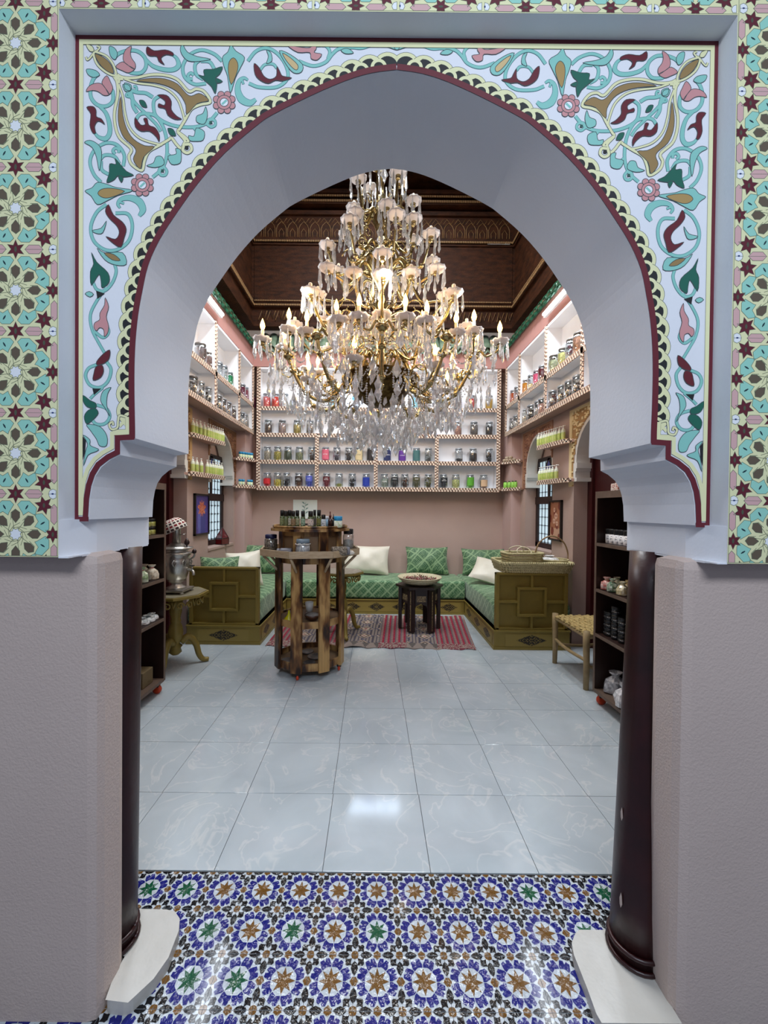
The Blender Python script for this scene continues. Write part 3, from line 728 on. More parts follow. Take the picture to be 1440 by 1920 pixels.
cop = struct(MB().prism([(WL, 3.9), (SHL-.02, 3.9), (WL, 4.07)], 1.6, WB, 0, 'Y').prism([(WR, 3.9), (SHR+.02, 3.9), (WR, 4.07)], 1.6, WB, 0, 'Y').prism([(WB, 3.9), (SHB, 3.9), (WB-.03, 4.07)], SHL, SHR, 0, 'X').build('trim_5', [M_salmon]))
for nm, mm, up in (('up', M_rt, True), ('dn', M_rt, False), ('up2', M_rt2, True), ('dn2', M_rt2, False)):
    KIDS[nm] = pan(up, .17 if nm[-1] == '2' else .22, .066, .25 if nm[-1] == '2' else .21).mesh('coping_tile', [mm])
k = 0; y = 2.0
while y < 6.0:
    for nm, dy in (('up', 0), ('dn', .066)):
        link('coping_tile', KIDS[nm], cop, (SHL+.035, y+dy, 3.89), (0, 0, pi/2)); link('coping_tile', KIDS[nm], cop, (SHR-.035, y+dy, 3.89), (0, 0, -pi/2))
    y += .132
x = SHL+.12
while x < SHR-.1:
    for nm, dx in (('up2', 0), ('dn2', .066)): link('coping_tile', KIDS[nm], cop, (x+dx, SHB-.03, 3.885), (0, 0, 0))
    x += .132
# fluorescent tubes on the frieze (give off light)
M_tube = mat('lit fluorescent tube', '#ffffff', .4, emit='#eef6ff', es=14)
for X, s_, lab in ((SHL+.045, 1, 'lit white fluorescent batten under the green tiles above the left shelves'), (SHR-.045, -1, 'lit white fluorescent batten under the green tiles above the right shelves')):
    o = thing('fluorescent_light', lab, 'light', (X, 3.9, 3.72))
    y0, y1 = (-.6, .78) if s_ > 0 else (-.7, .70)
    MB().box(-.03 if s_ > 0 else 0, 0 if s_ > 0 else .03, y0, y1, -.03, .03).build('housing', mat('white enamel', '#f2f2f2', .4), o)
    MB().tube([(.012*s_, y0+.02, 0), (.012*s_, y1-.02, 0)], .016, 10).build('tube', M_tube, o)
o = thing('fluorescent_light', 'unlit slim white fluorescent fitting on the dark cedar ceiling panel', 'light', (PY(936, 457, 6.1).x, SYB-.03, PY(936, 457, 6.1).z))
MB().box(-.17, .17, 0, .03, -.012, .012).build('housing', mat('white enamel'), o); MB().box(.09, .17, -.01, 0, .004, .02).build('end_cap', mat('white enamel'), o)
# ================================================================ SHELVING
def trim_col(u, v, n, m, seed=0):
    a = sin(u*n*2*pi)+cos(v*m*2*pi+u*9); k = int(u*n*2) % 2
    return '#d8c7b0' if abs(a) > 1.2 else ('#3a2a22' if (abs(a) < .22 or (k and a > .7)) else '#b88f78')
M_trim = vmat('painted lace edging', .6)
def trim(name, p0, p1, hgt, par, dep=.012, face='Y'):
    """edging strip with a painted lace pattern; p0..p1 along its length"""
    L = (Vector(p1)-Vector(p0)).length; n = max(2, int(L/.009)); m = MB(); random.seed(int(L*1000)+17)
    d = (Vector(p1)-Vector(p0)); vert = abs(d.z) > .5*L
    nrm = {'Y': Vector((0, -1, 0)), 'X+': Vector((1, 0, 0)), 'X-': Vector((-1, 0, 0))}[face] if isinstance(face, str) else Vector(face)
    wdir = nrm.cross(d.normalized())*hgt
    p0 = Vector(p0)-wdir/2
    def fn(u, v): return p0+d*u+wdir*v
    def col(u, v):
        x = u*L/.045; y = v-.5; r = random.random()
        s_ = sin(x*2*pi)*.3
        if abs(y-s_) < .17: return '#1c1310' if r < .85 else '#6a5040'
        if abs(y+s_) < .15: return '#f3ead8'
        if abs(y) > .42: return '#a98a74'
        return '#c9a48c' if r < .85 else '#7a5545'
    m.grid(fn, n, 6, 0, False, col=col)
    o = m.build(name, M_trim, par); o.modifiers.new('solid', 'SOLIDIFY').thickness = dep; return o
ZR = [1.83, 2.235, 2.64, 3.045, 3.62]                       # shelf heights (underside of the run)
# back unit
def zb(v, Y=SHB): return PY(710, v, Y).z
ZBk = [zb(914), zb(864.5), zb(814), zb(764), zb(690)]
bs_ = thing('wall_shelf', 'white four-row shelf wall with lace-patterned edges above the green back sofa', 'shelf', (0, SHB, 0))
X0, X1 = PY(484, 860, SHB).x, PY(935, 860, SHB).x
LO = lambda m: m
bb = MB().box(X0, X1, .18, .195, ZBk[0], ZBk[4]); bb.build('back_panel', M_shelfwhite, bs_)
for k, z in enumerate(ZBk):
    MB().box(X0, X1, .012, .185, z-.028, z).build('shelf_board', M_shelfwhite, bs_)
    if k < 4: trim('edge_trim', (X0-.02, 0, z-.026), (X1+.02, 0, z-.026), .06, bs_)
for i, u in enumerate((484, 594, 704.8, 818.8, 934.5)):
    x = PY(u, 860, SHB).x; t = ZBk[4] if i in (0, 4) else ZBk[2]
    MB().box(x-.012, x+.012, .012, .185, ZBk[0], t).build('divider', M_shelfwhite, bs_)
    trim('edge_trim', (x, -.001, ZBk[0]), (x, -.001, t), .055, bs_)
MB().box((X0+X1)/2-.012, (X0+X1)/2+.012, .012, .185, ZBk[2], ZBk[4]).build('divider', M_shelfwhite, bs_)
# side units
def side_unit(X, sgn, wall, us_, lab):
    o = thing('wall_shelf', lab, 'shelf', (X, 0, 0)); w_ = abs(wall-X)-.005; ya, yb = 1.8, 6.06
    def bx(m, y0, y1, z0, z1, a=.012): return m.box(sgn*a, sgn*w_, y0, y1, z0, z1)
    MB().box(sgn*(w_-.01), sgn*w_, ya, yb, ZR[2], ZR[4]).build('back_panel', M_shelfwhite, o)
    for k in (2, 3, 4):
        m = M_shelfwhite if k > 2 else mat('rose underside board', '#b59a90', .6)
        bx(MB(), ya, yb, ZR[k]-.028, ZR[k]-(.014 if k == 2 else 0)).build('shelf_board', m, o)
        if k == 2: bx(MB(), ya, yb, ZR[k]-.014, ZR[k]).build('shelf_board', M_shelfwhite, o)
        if k < 4: trim('edge_trim', (0, ya, ZR[k]-.026), (0, yb, ZR[k]-.026), .06, o, face='X+' if sgn < 0 else 'X-')
    for u in us_:
        y = PX(u, 700, X).y if u else 6.04
        bx(MB(), y-.012, y+.012, ZR[2], ZR[4]).build('divider', M_shelfwhite, o)
        trim('edge_trim', (0, y, ZR[2]), (0, y, ZR[4]), .05, o, face='X+' if sgn < 0 else 'X-')
    for y in (2.9, 2.0): bx(MB(), y-.012, y+.012, ZR[2], ZR[4]).build('divider', M_shelfwhite, o)
    return o
side_unit(SHL, -1, WL, (0, 450, 406, 352), 'long white two-row shelf unit with lace-patterned edge high on the left wall')
side_unit(SHR, 1, WR, (0, 973, 1022, 1090), 'long white two-row shelf unit with lace-patterned edge high on the right wall')
# ================================================================ JARS
M_lid = mat('grey tin lid', '#9aa0a6', .35, .6)
M_lidd = mat('dark tin lid', '#5a5550', .35, .5)
def content_mat(c, lump=True):
    k = [int(c[i:i+2], 16)/255 for i in (1, 3, 5)]
    c2 = tuple(min(1, x*1.35+.06) for x in k)
    return mat('filling '+c, c, .6, n=.75, ns=55, c2=c2, thr=(.45, .62)) if lump else mat('powder '+c, c, .4)
JR_, JH = .062, .215
KIDS['jar_glass'] = MB().lathe([(JR_*.9, 0), (JR_, .012), (JR_, JH*.78), (JR_*.93, JH*.85), (JR_*.78, JH*.885), (JR_*.78, JH*.97)], 18, cap=False).mesh('glass_body', [M_glass])
KIDS['jar_lid'] = MB().lathe([(JR_*.86, JH*.91), (JR_*.88, JH*.92), (JR_*.88, JH*.985), (JR_*.82, JH)], 18).mesh('lid', [M_lid])
KIDS['jar_lidd'] = MB().lathe([(JR_*.86, JH*.91), (JR_*.88, JH*.92), (JR_*.88, JH*.985), (JR_*.82, JH)], 18).mesh('lid', [M_lidd])
CACHE = {}
def contents(color, fillh, style):
    key = (color, fillh, style)
    if key in CACHE: return CACHE[key]
    m = MB(); r = JR_*.93; h = JH*.86*fillh
    if style == 'chips':                                     # loose pieces
        random.seed(hash(color) % 1000 if False else len(CACHE)*7+3)
        for _ in range(26):
            a = random.random()*2*pi; rr = r*.72*random.random()**.5; z = .012+random.random()*h*.92; s_ = random.uniform(.009, .017)
            T = Matrix.Translation((rr*cos(a), rr*sin(a), z)) @ Matrix.Rotation(random.random()*6, 4, Vector((random.random()+.1, random.random(), 1)))
            m.box(-s_, s_, -s_*.7, s_*.7, -s_*.4, s_*.4, random.choice((0, 0, 1)), T)
        k = [int(color[i:i+2], 16)/255 for i in (1, 3, 5)]
        mats = [mat('piece '+color, color, .6), mat('piece dark '+color, tuple(x*.45 for x in k), .6)]
        m.lathe([(r*.5, .004), (r*.55, h*.5)], 10, 1)
    elif style == 'powder':
        m.lathe([(r*.9, .004), (r, .014), (r, h), (r*.4, h+.004)], 16); mats = [content_mat(color, False)]
    else:
        prof_ = [(r*.9, .004), (r, .014), (r, h*.96), (r*.7, h), (r*.3, h+.008)]; m.lathe(prof_, 16); mats = [content_mat(color)]
    me = m.mesh('contents', mats); CACHE[key] = me; return me
def lab_mesh(c, w=1.6, z0=.2, z1=.72):
    key = ('lab', c, w, z0, z1)
    if key not in CACHE:
        m = MB(); n = 8; r = JR_*1.012
        m.grid(lambda u, v: (r*sin((u-.5)*w), -r*cos((u-.5)*w), JH*(z0+(z1-z0)*v)), n, 1, 0, True)
        CACHE[key] = m.mesh('paper_label', [mat('paper '+c, c, .5)])
    return CACHE[key]
def jar(x, y, z, color, label, group, fill=.75, style='fill', sc=1, wide=1, dark=False, paper=None, word=None, wc='#f0f0f0', rz=0, zlab=(.2, .72), wsz=.026):
    o = thing('glass_jar', label, 'jar', (x, y, z+.001), rz, group); o.scale = (sc*wide, sc*wide, sc)
    link('contents', contents(color, fill, style), o); link('glass_body', KIDS['jar_glass'], o); link('lid', KIDS['jar_lidd' if dark else 'jar_lid'], o)
    if paper: link('paper_label', lab_mesh(paper, 1.9, *zlab), o)
    if word:
        t = text_mesh(word, wsz, mat('ink '+wc, wc, .5), 'label_text')
        for p in t.vertices:                                  # wrap the words round the jar
            a = p.co.x/JR_; yy = p.co.y; rr = JR_*1.03+p.co.z*.5; p.co = (rr*sin(a), -rr*cos(a), JH*(zlab[0]+zlab[1])/2+yy)
        link('label_text', t, o)
    return o
B = 'jars on the back wall shelves'
YJ = SHB+.09
def bj(u, row, *a, **k): return jar(PY(u, [905, 856, 806, 752][row], YJ).x, YJ, ZBk[row], a[0], a[1], B, **k)
# bottom row
bj(501, 0, '#b3161c', 'jar with bright red labelled filling, leftmost on the bottom back shelf', fill=.72, style='powder', paper='#c3222a', zlab=(.2, .55))
bj(520.5, 0, '#a9972f', 'jar of yellow filling between the red and the black jar, bottom back shelf', fill=.6)
bj(537.4, 0, '#1a1b1f', 'jar of black blocks third from left on the bottom back shelf', fill=.68, style='chips')
bj(560.3, 0, '#5a3a22', 'jar with dark brown label reading HAIR BREEZE on the bottom back shelf', fill=.75, paper='#33231a', word='HAIR\nBREEZE', zlab=(.35, .75), wsz=.021)
bj(580, 0, '#35459c', 'jar with violet blue patterned label in the leftmost bottom bay', fill=.75, paper='#5a64b8', word='B E', wc='#d5daf5', zlab=(.4, .8))
bj(612.4, 0, '#6a1c26', 'jar with maroon label reading HAIR BLACK on the bottom back shelf', fill=.7, paper='#5b1620', word='HAIR\nBLACK', zlab=(.4, .75), wsz=.021)
bj(635.8, 0, '#7c7c33', 'nearly empty jar with a little olive filling on the bottom back shelf', fill=.28)
bj(660.5, 0, '#2d2e2c', 'jar of black and grey pieces in the second bottom bay', fill=.72, style='chips')
bj(686.5, 0, '#1f3a97', 'jar with royal blue label bearing a pale oval, bottom back shelf', fill=.7, paper='#20389a', zlab=(.12, .72)) 
bj(720.8, 0, '#7c8577', 'jar of grey-green leaves with white print, left end of third bottom bay', fill=.75, word='HERB', zlab=(.35, .5))
bj(739.7, 0, '#252826', 'jar with charcoal label second in the third bottom bay', fill=.75, paper='#23272a', word='NIGELLA', zlab=(.5, .75), wsz=.018)
bj(759, 0, '#7a4d2c', 'jar of reddish brown bark sticks in the third bottom bay', fill=.85, style='chips')
bj(780.4, 0, '#4b4a2a', 'jar with dull olive label fourth in the third bottom bay', fill=.75, paper='#4d4c30', word='MINT', zlab=(.5, .75), wsz=.022)
bj(803, 0, '#7d7f22', 'jar of yellow-green sprigs at the right end of the third bottom bay', fill=.85, style='chips')
bj(831.8, 0, '#23272b', 'jar with black label reading FOR ASTHMA on the bottom back shelf', fill=.75, paper='#1d2226', word='FOR\nASTHMA', zlab=(.4, .75), wsz=.019)
bj(854.4, 0, '#a7a765', 'jar of pale khaki filling in the rightmost bottom bay', fill=.72)
bj(881.5, 0, '#4f8f2c', 'jar with bright green label in the rightmost bottom bay', fill=.7, paper='#58a02f', zlab=(.2, .8))
bj(906.8, 0, '#6b452a', 'jar of brown filling with round beige label, rightmost on the bottom back shelf', fill=.72, paper='#c7a888', zlab=(.15, .62))
# second row
bj(501, 1, '#8d8270', 'jar of grey-beige dried roots, leftmost on the second back shelf', fill=.78)
bj(520.5, 1, '#8c7f2b', 'jar of golden olive flowers second on the second back shelf', fill=.74)
bj(540, 1, '#3f4a33', 'jar of dark green leaves in the second row, left bay', fill=.82, style='powder')
bj(561.5, 1, '#6d7050', 'jar of grey-green dried herb fourth in the second row', fill=.68)
bj(584.6, 1, '#8a6546', 'jar of brown almond-like kernels beside the first divider, second row', fill=.95, style='chips')
bj(610.6, 1, '#c25068', 'jar with rose pink label reading ACNE', fill=.8, paper='#cc5f74', word='ACNE', zlab=(.12, .82))
bj(631.5, 1, '#8d7f8c', 'jar of mauve mineral chunks right of the pink ACNE jar', fill=.85, style='chips')
bj(654, 1, '#4d4541', 'jar of dark grey chunks in the second bay, second row', fill=.95, style='chips')
bj(673, 1, '#cdb98c', 'jar with cream label reading CYST', fill=.8, paper='#d3c093', word='CYST', wc='#2d2620', zlab=(.1, .8))
bj(695, 1, '#28201e', 'jar with black banded label beside the middle divider, second row', fill=.85, paper='#221c1c', zlab=(.1, .85))
bj(726, 1, '#1b2552', 'jar with navy label reading ECZEMA', fill=.82, paper='#1c2756', word='ECZEMA', zlab=(.1, .82), wsz=.024)
bj(754, 1, '#53277f', 'jar with purple label reading PSORIASIS', fill=.82, paper='#5b2c8c', word='PSORIASIS', zlab=(.08, .78), wsz=.018)
bj(780.7, 1, '#3a6464', 'jar with plain teal label in the second row', fill=.82, paper='#3d6868', zlab=(.08, .82))
bj(803.5, 1, '#9aa09e', 'jar of silvery grey chips at the right end of the teal jar bay', fill=.75, style='chips')
bj(860, 1, '#1c1a1d', 'almost empty jar with black grains at its bottom, second row', fill=.3)
bj(887, 1, '#201c1c', 'jar of black pods middle of the rightmost bay, second row', fill=.78)
bj(917.4, 1, '#19191c', 'jar of glossy black pieces, rightmost on the second back shelf', fill=.82, style='chips')
# third row
bj(503, 2, '#3d2b22', 'jar of dark brown cloves, leftmost on the third back shelf', fill=.82)
bj(529.5, 2, '#86706a', 'jar of grey-pink petals second on the third back shelf', fill=.9)
bj(557.4, 2, '#8a7a36', 'jar of olive gold grains third on the third back shelf', fill=.8)
bj(582, 2, '#70635a', 'jar of mottled brown pieces fourth on the third back shelf', fill=.85)
bj(693, 2, '#aebcc6', 'clear jar of pale crystals behind the chandelier drops, third row', fill=.6)
bj(720, 2, '#b9c5cc', 'second clear jar of pale crystals behind the chandelier drops, third row', fill=.6, style='chips')
bj(764, 2, '#8d7760', 'jar of tan bark behind the chandelier drops, third row', fill=.7)
bj(800, 2, '#70573f', 'jar of brown seeds behind the chandelier drops, third row', fill=.7)
bj(858, 2, '#8c6256', 'jar of pinkish brown buds right of the chandelier, third row', fill=.8)
bj(888.5, 2, '#4f4742', 'jar of grey-brown pods second from right on the third back shelf', fill=.92)
bj(917.4, 2, '#1d1a1a', 'jar of black seeds, rightmost on the third back shelf', fill=.82)
# top row: coloured waters and oils
for u, c, n_ in ((500, '#e0615e', 'coral red'), (517, '#e0391f', 'orange red'), (534, '#e7e6e6', 'milky white'), (622, '#7fcfe8', 'pale sky blue'), (778, '#8fd6e6', 'light turquoise'), (795, '#dd5a4a', 'salmon red'), (826, '#e6e2e6', 'pearl grey'), (858, '#41238c', 'deep violet'), (884, '#c92a20', 'scarlet'), (917, '#c99f22', 'mustard yellow')):
    jar(PY(u, 755, YJ).x, YJ, ZBk[3], c, 'jar of %s liquid on the top back shelf behind the chandelier' % n_, B, fill=.86, style='powder')
# side shelves
def sj(us_, side, row, group):
    X = SHL-.10 if side < 0 else SHR+.10
    for u, c, lab, kw in us_:
        y = PX(u, 720, X).y
        jar(X, y, ZR[row], c, lab, group, rz=pi/2 if side < 0 else -pi/2, **kw)
L2, L3 = 'jars on the upper left shelves', 'jars on the upper left shelves'
sj([(361, '#8a7d70', 'wide-necked jar of beige pieces nearest the arch on the lower left shelf', dict(fill=.85, style='chips', dark=True)),
    (374.4, '#6d6660', 'jar of grey and white pods second from the arch, lower left shelf', dict(fill=.85, style='chips')),
    (389, '#332b28', 'jar of dark sticks third from the arch, lower left shelf', dict(fill=.8, style='chips')),
    (408.5, '#8f8b88', 'jar of pale grey pieces first in the middle bay, lower left shelf', dict(fill=.8, style='chips')),
    (417, '#55463f', 'jar of brown fibres second in the middle bay, lower left shelf', dict(fill=.8)),
    (426.5, '#6b6462', 'jar of grey fibres third in the middle bay, lower left shelf', dict(fill=.85)),
    (436.5, '#3c2a25', 'jar of dark red-brown pieces fourth in the middle bay, lower left shelf', dict(fill=.85)),
    (453.5, '#94908c', 'jar of light grey shavings first in the far bay, lower left shelf', dict(fill=.7)),
    (459, '#7b6f66', 'jar of taupe shavings second in the far bay, lower left shelf', dict(fill=.8)),
    (465.5, '#8f857a', 'jar of sandy shavings third in the far bay, lower left shelf', dict(fill=.8)),
    (473, '#a1968d', 'jar of pale pink-grey shavings last in the far bay, lower left shelf', dict(fill=.8))], -1, 2, L2)
sj([(375.5, '#4a3630', 'large dark-lidded jar of brown seeds nearest the arch, top left shelf', dict(fill=.92, dark=True, sc=1.1)),
    (390, '#57352a', 'dark-lidded jar of reddish brown seeds, top left shelf', dict(fill=.9, dark=True)),
    (409, '#c9d2d6', 'empty-looking clear jar first in the middle bay, top left shelf', dict(fill=.1)),
    (418, '#c3ccd2', 'clear jar beside the emerald jar, top left shelf', dict(fill=.12, sc=1.05)),
    (429, '#0e8a55', 'jar of emerald green liquid on the top left shelf', dict(fill=.88, style='powder')),
    (439.7, '#dd8a10', 'jar of amber orange liquid on the top left shelf', dict(fill=.88, style='powder')),
    (453.3, '#6a1236', 'jar of wine-coloured liquid first in the far bay, top left shelf', dict(fill=.9, style='powder')),
    (459.2, '#8a1238', 'jar of crimson liquid in the far bay, top left shelf', dict(fill=.9, style='powder')),
    (466.5, '#241a24', 'jar of near-black liquid in the far bay, top left shelf', dict(fill=.9, style='powder')),
    (473.8, '#c51f68', 'jar of hot pink liquid last in the far bay, top left shelf', dict(fill=.9, style='powder'))], -1, 3, L2)
R2 = 'jars on the upper right shelves'
sj([(1105, '#8d8478', 'jar of beige flakes beside the arch edge, lower right shelf', dict(fill=.85, style='chips', dark=True)),
    (1084, '#6a5a50', 'tall-looking jar of brown shells left of the near divider, lower right shelf', dict(fill=.8, style='chips')),
    (1069, '#4d4844', 'jar of dark mixed shells, lower right shelf near bay', dict(fill=.8, style='chips')),
    (1055, '#8c7f66', 'jar of ochre husks in the near bay, lower right shelf', dict(fill=.7, style='chips')),
    (1040, '#8b5a55', 'broad jar of pinkish petals in the near bay, lower right shelf', dict(fill=.85, wide=1.25, style='chips')),
    (1018.2, '#94695a', 'slim jar of rose buds beside the divider, lower right shelf', dict(fill=.8)),
    (1010.6, '#7a7672', 'grey jar third in the middle bay, lower right shelf', dict(fill=.6)),
    (999, '#3b3530', 'broad jar of dark pods in the middle bay, lower right shelf', dict(fill=.8, wide=1.25, style='chips')),
    (985.8, '#968a7a', 'jar of tan shavings first in the middle bay, lower right shelf', dict(fill=.7)),
    (970, '#8d8884', 'pale jar last in the far bay, lower right shelf', dict(fill=.7)),
    (963, '#6d665e', 'broad grey-brown jar in the far bay, lower right shelf', dict(fill=.75, style='chips')),
    (954.5, '#5c4f48', 'jar of brown twigs second in the far bay, lower right shelf', dict(fill=.7)),
    (947, '#b9bfc2', 'clear jar first in the far bay, lower right shelf', dict(fill=.25))], 1, 2, R2)
sj([(1086, '#8a5a3a', 'jar of cinnamon-brown powder beside the arch edge, top right shelf', dict(fill=.95, dark=True, sc=1.1)),
    (1072, '#74404e', 'jar of purple-pink rose petals on the top right shelf', dict(fill=.85, sc=1.1, style='chips', dark=True)),
    (1056, '#a09a58', 'jar of straw-yellow stems on the top right shelf', dict(fill=.9, dark=True)),
    (1040.5, '#7b7c5a', 'broad jar of grey-green herbs on the top right shelf', dict(fill=.85, wide=1.25, dark=True)),
    (1018, '#5c0d18', 'jar of blood-red liquid in the middle bay, top right shelf', dict(fill=.95, style='powder')),
    (1008, '#dd5078', 'jar of candy pink liquid on the top right shelf', dict(fill=.88, style='powder')),
    (997.5, '#e2c478', 'jar of pale honey liquid on the top right shelf', dict(fill=.5, style='powder')),
    (987, '#d98a08', 'jar of orange-gold liquid on the top right shelf', dict(fill=.88, style='powder')),
    (971.5, '#cfd0c4', 'clear jar last in the far bay, top right shelf', dict(fill=.2)),
    (964, '#c4510f', 'jar of burnt orange liquid on the top right shelf', dict(fill=.9, style='powder')),
    (955.6, '#1c62a8', 'jar of azure blue liquid on the top right shelf', dict(fill=.9, style='powder')),
    (948, '#131a50', 'jar of midnight blue liquid, farthest on the top right shelf', dict(fill=.92, style='powder'))], 1, 3, R2)
# ================================================================ niches: carved spandrels, white imposts, windows
def carve(name, pts_fn, y0, y1, z0, z1, X, sgn, cols, par, ny=44, nz=56):
    m = MB(); random.seed(5)
    def inside(y, z): return pts_fn(y, z)
    cell = {}
    for i in range(ny):
        for j in range(nz):
            y = y0+(y1-y0)*(i+.5)/ny; z = z0+(z1-z0)*(j+.5)/nz
            if not inside(y, z): continue
            fr_ = min(i, ny-1-i, nz-1-j)
            a = sin(y*70+2*sin(z*45))*sin(z*62+2*sin(y*50))
            h = .014 if fr_ < 2 else (.012 if a > .12 else .004)
            c = cols[0] if (fr_ < 2 or a > .12) else cols[1]
            k = len(m.f); x = X-sgn*h; a0, a1, b0, b1 = y0+(y1-y0)*i/ny, y0+(y1-y0)*(i+1)/ny, z0+(z1-z0)*j/nz, z0+(z1-z0)*(j+1)/nz
            m.add([(x, a0, b0), (x, a1, b0), (x, a1, b1), (x, a0, b1), (X, a0, b0), (X, a1, b0), (X, a1, b1), (X, a0, b1)], [(0, 1, 2, 3), (0, 4, 5, 1), (2, 6, 7, 3), (1, 5, 6, 2), (0, 3, 7, 4)])
            for q in range(5): m.c[k+q] = lin(c)
    o = m.build(name, vmat('carved plaster', .75), par)
    return o
def niche_arch_fn(y0, y1, zs=1.98, zt=2.5):
    c = (y0+y1)/2; a = (y1-y0)/2
    def out(y, z):
        if z < zs: return not (y0 < y < y1)
        t = max(-1, min(1, (y-c)/a)); lim = zs+(zt-zs)*(1-t*t)**.43 if abs(y-c) < a else -9
        return z > lim
    return out
carve('carved_spandrel', niche_arch_fn(*NL1), NL1[0]-.0, NL1[1]+.10, 1.78, 2.58, WL, -1, ('#9c7355', '#7a523c'), wl_)
carve('carved_spandrel', niche_arch_fn(*NR1), NR1[0]-.0, NR1[1]+.10, 1.78, 2.58, WR, 1, ('#a87c62', '#85594a'), wr_)
carve('carved_spandrel', niche_arch_fn(*NL2), NL2[0], NL2[1]+.09, 1.78, 2.58, WL, -1, ('#c9a673', '#9a7448'), wl_)
carve('carved_spandrel', niche_arch_fn(*NR2), NR2[0], NR2[1]+.09, 1.74, 2.58, WR, 1, ('#e2cfa0', '#a9824e'), wr_)
M_imp = mat('white impost plaster', '#d6d4cf', .7)
for (y0, y1), X, s_, par in ((NL1, WL, -1, wl_), (NL2, WL, -1, wl_), (NR1, WR, 1, wr_), (NR2, WR, 1, wr_)):
    # smooth white lining of the arch and its moulded imposts
    P = arch_pts(y0, y1, 1.98, 2.5); c_ = (y0+y1)/2
    Q = [(c_+(y-c_)*.93, 1.98+(z-1.98)*.93) for y, z in P]
    MB().prism(P+Q[::-1], X+s_*.002, X+s_*.19, 0, 'X').build('arch_lining', M_imp, par)
    for yy, dy in ((y1, -1), (y0, 1)):
        m = MB(); 
        for za, zc, d in ((1.93, 1.99, .075), (1.90, 1.93, .06), (1.83, 1.90, .045), (1.79, 1.83, .07)):
            m.box(X-s_*.008, X+s_*.19, yy, yy+dy*d, za, zc)
        m.build('impost', M_imp, par)
M_frame = mat('dark window wood', '#24100e', .5)
M_pane = mat('frosted daylight pane', '#b9ccd6', .3, emit='#b4cbd8', es=.55)
M_lead = mat('leaded lattice', '#1f2a33', .5)
M_blue = mat('blue stained glass', '#27356f', .25, emit='#2b3c80', es=.15)
def window(idx, X, s_, y0, y1):
    """leaded window in the back of the niche: lower panes and a twin-lancet upper light"""
    z0, z1 = .965, 2.2
    o = struct(MB().box(X, X+s_*.05, y0, y1, z0, z0+.06).box(X, X+s_*.05, y0, y1, z1-.05, z1).box(X, X+s_*.05, y0, y0+.06, z0, z1).box(X, X+s_*.05, y1-.06, y1, z0, z1)
        .box(X-s_*.01, X+s_*.05, y0, y1, 1.56, 1.66).build('window_%d' % idx, [M_frame]))
    MB().box(X+s_*.03, X+s_*.04, y0+.05, y1-.05, z0+.05, 1.57).build('pane', M_pane, o); MB().box(X+s_*.03, X+s_*.04, y0+.05, y1-.05, 1.65, z1-.04).build('pane', M_pane, o)
    l = MB(); n = max(3, int((y1-y0)/.115))
    for k in range(n+1):
        y = y0+.05+(y1-y0-.1)*k/n; l.box(X+s_*.022, X+s_*.03, y-.003, y+.003, z0+.05, z1-.04)
        for j in range(11):
            z = z0+.07+j*.115
            l.lathe([(.014, 0), (.014, .006)], 6, 0, T=Matrix.Translation((X+s_*.024, y, z)) @ Matrix.Rotation(pi/2, 4, 'Y'))
    for j in range(11): z = z0+.07+j*.115; l.box(X+s_*.022, X+s_*.03, y0+.05, y1-.05, z-.003, z+.003)
    l.build('lattice', M_lead, o)
    c = (y0+y1)/2; m = MB()
    m.prism([(c-.02, 1.66), (c+.02, 1.66), (c+.03, 1.9), (c+.11, 2.05), (c+.06, 2.15), (c, 2.18), (c-.06, 2.15), (c-.11, 2.05), (c-.03, 1.9)], X+s_*.0, X+s_*.02, 0, 'X'); m.build('tracery', M_frame, o)
    m = MB(); m.prism([(c, 1.93), (c+.07, 2.05), (c, 2.14), (c-.07, 2.05)], X-s_*.004, X+s_*.001, 0, 'X'); m.build('stained_glass', M_blue, o)
window(1, WL-.15, -1, NL1[0]+.05, NL1[1]); window(2, WR+.15, 1, NR1[0]+.05, NR1[1])
MB().box(WL-.21, WL+.01, NL1[0], NL1[1], .925, .955).build('sill', M_roompink, wl_); MB().box(WR-.01, WR+.21, NR1[0], NR1[1], .925, .955).build('sill', M_roompink, wr_)
# dark red doors inside the near niches
M_red = mat('oxblood door paint', '#3c0d0f', .4, n=.3, ns=10)
struct(MB().box(WL-.21, WL-.18, NL2[0]+.1, NL2[1]-.0, 0, 2.3).box(WL-.18, WL-.15, NL2[1]-.09, NL2[1], 0, 2.3).build('door_1', [M_red]))
struct(MB().box(WR+.18, WR+.21, NR2[0]+.1, NR2[1]-.0, 0, 2.3).box(WR+.15, WR+.18, NR2[1]-.09, NR2[1], 0, 2.3).build('door_2', [M_red]))

lb = thing('light_box', 'glowing pale blue-white light box on the top back shelf behind the chandelier', 'sign', (PY(700, 735, 6.24).x, 6.22, ZBk[3]+.001))
MB().box(-.5, .5, -.02, .05, 0, .33, bev=.006).build('case', M_shelfwhite, lb)
MB().box(-.47, .47, -.024, -.021, .03, .30).build('lit_face', mat('lit panel', '#eaf4ff', .4, emit='#cfe4ff', es=5), lb)
for x in (-.3, .25): MB().lathe([(.035, 0), (.001, .002)], 16, T=Matrix.Translation((x, -.025, .16)) @ Matrix.Rotation(pi/2, 4, 'X')).build('blue_disc', mat('lit blue mark', '#6fc3e8', .4, emit='#4fb0e6', es=1.5), lb)
MB().box(-.10, .10, -.027, -.0245, .06, .12).build('blue_mark', mat('lit blue band', '#2f62d8', .4, emit='#2f62d8', es=1.2), lb)
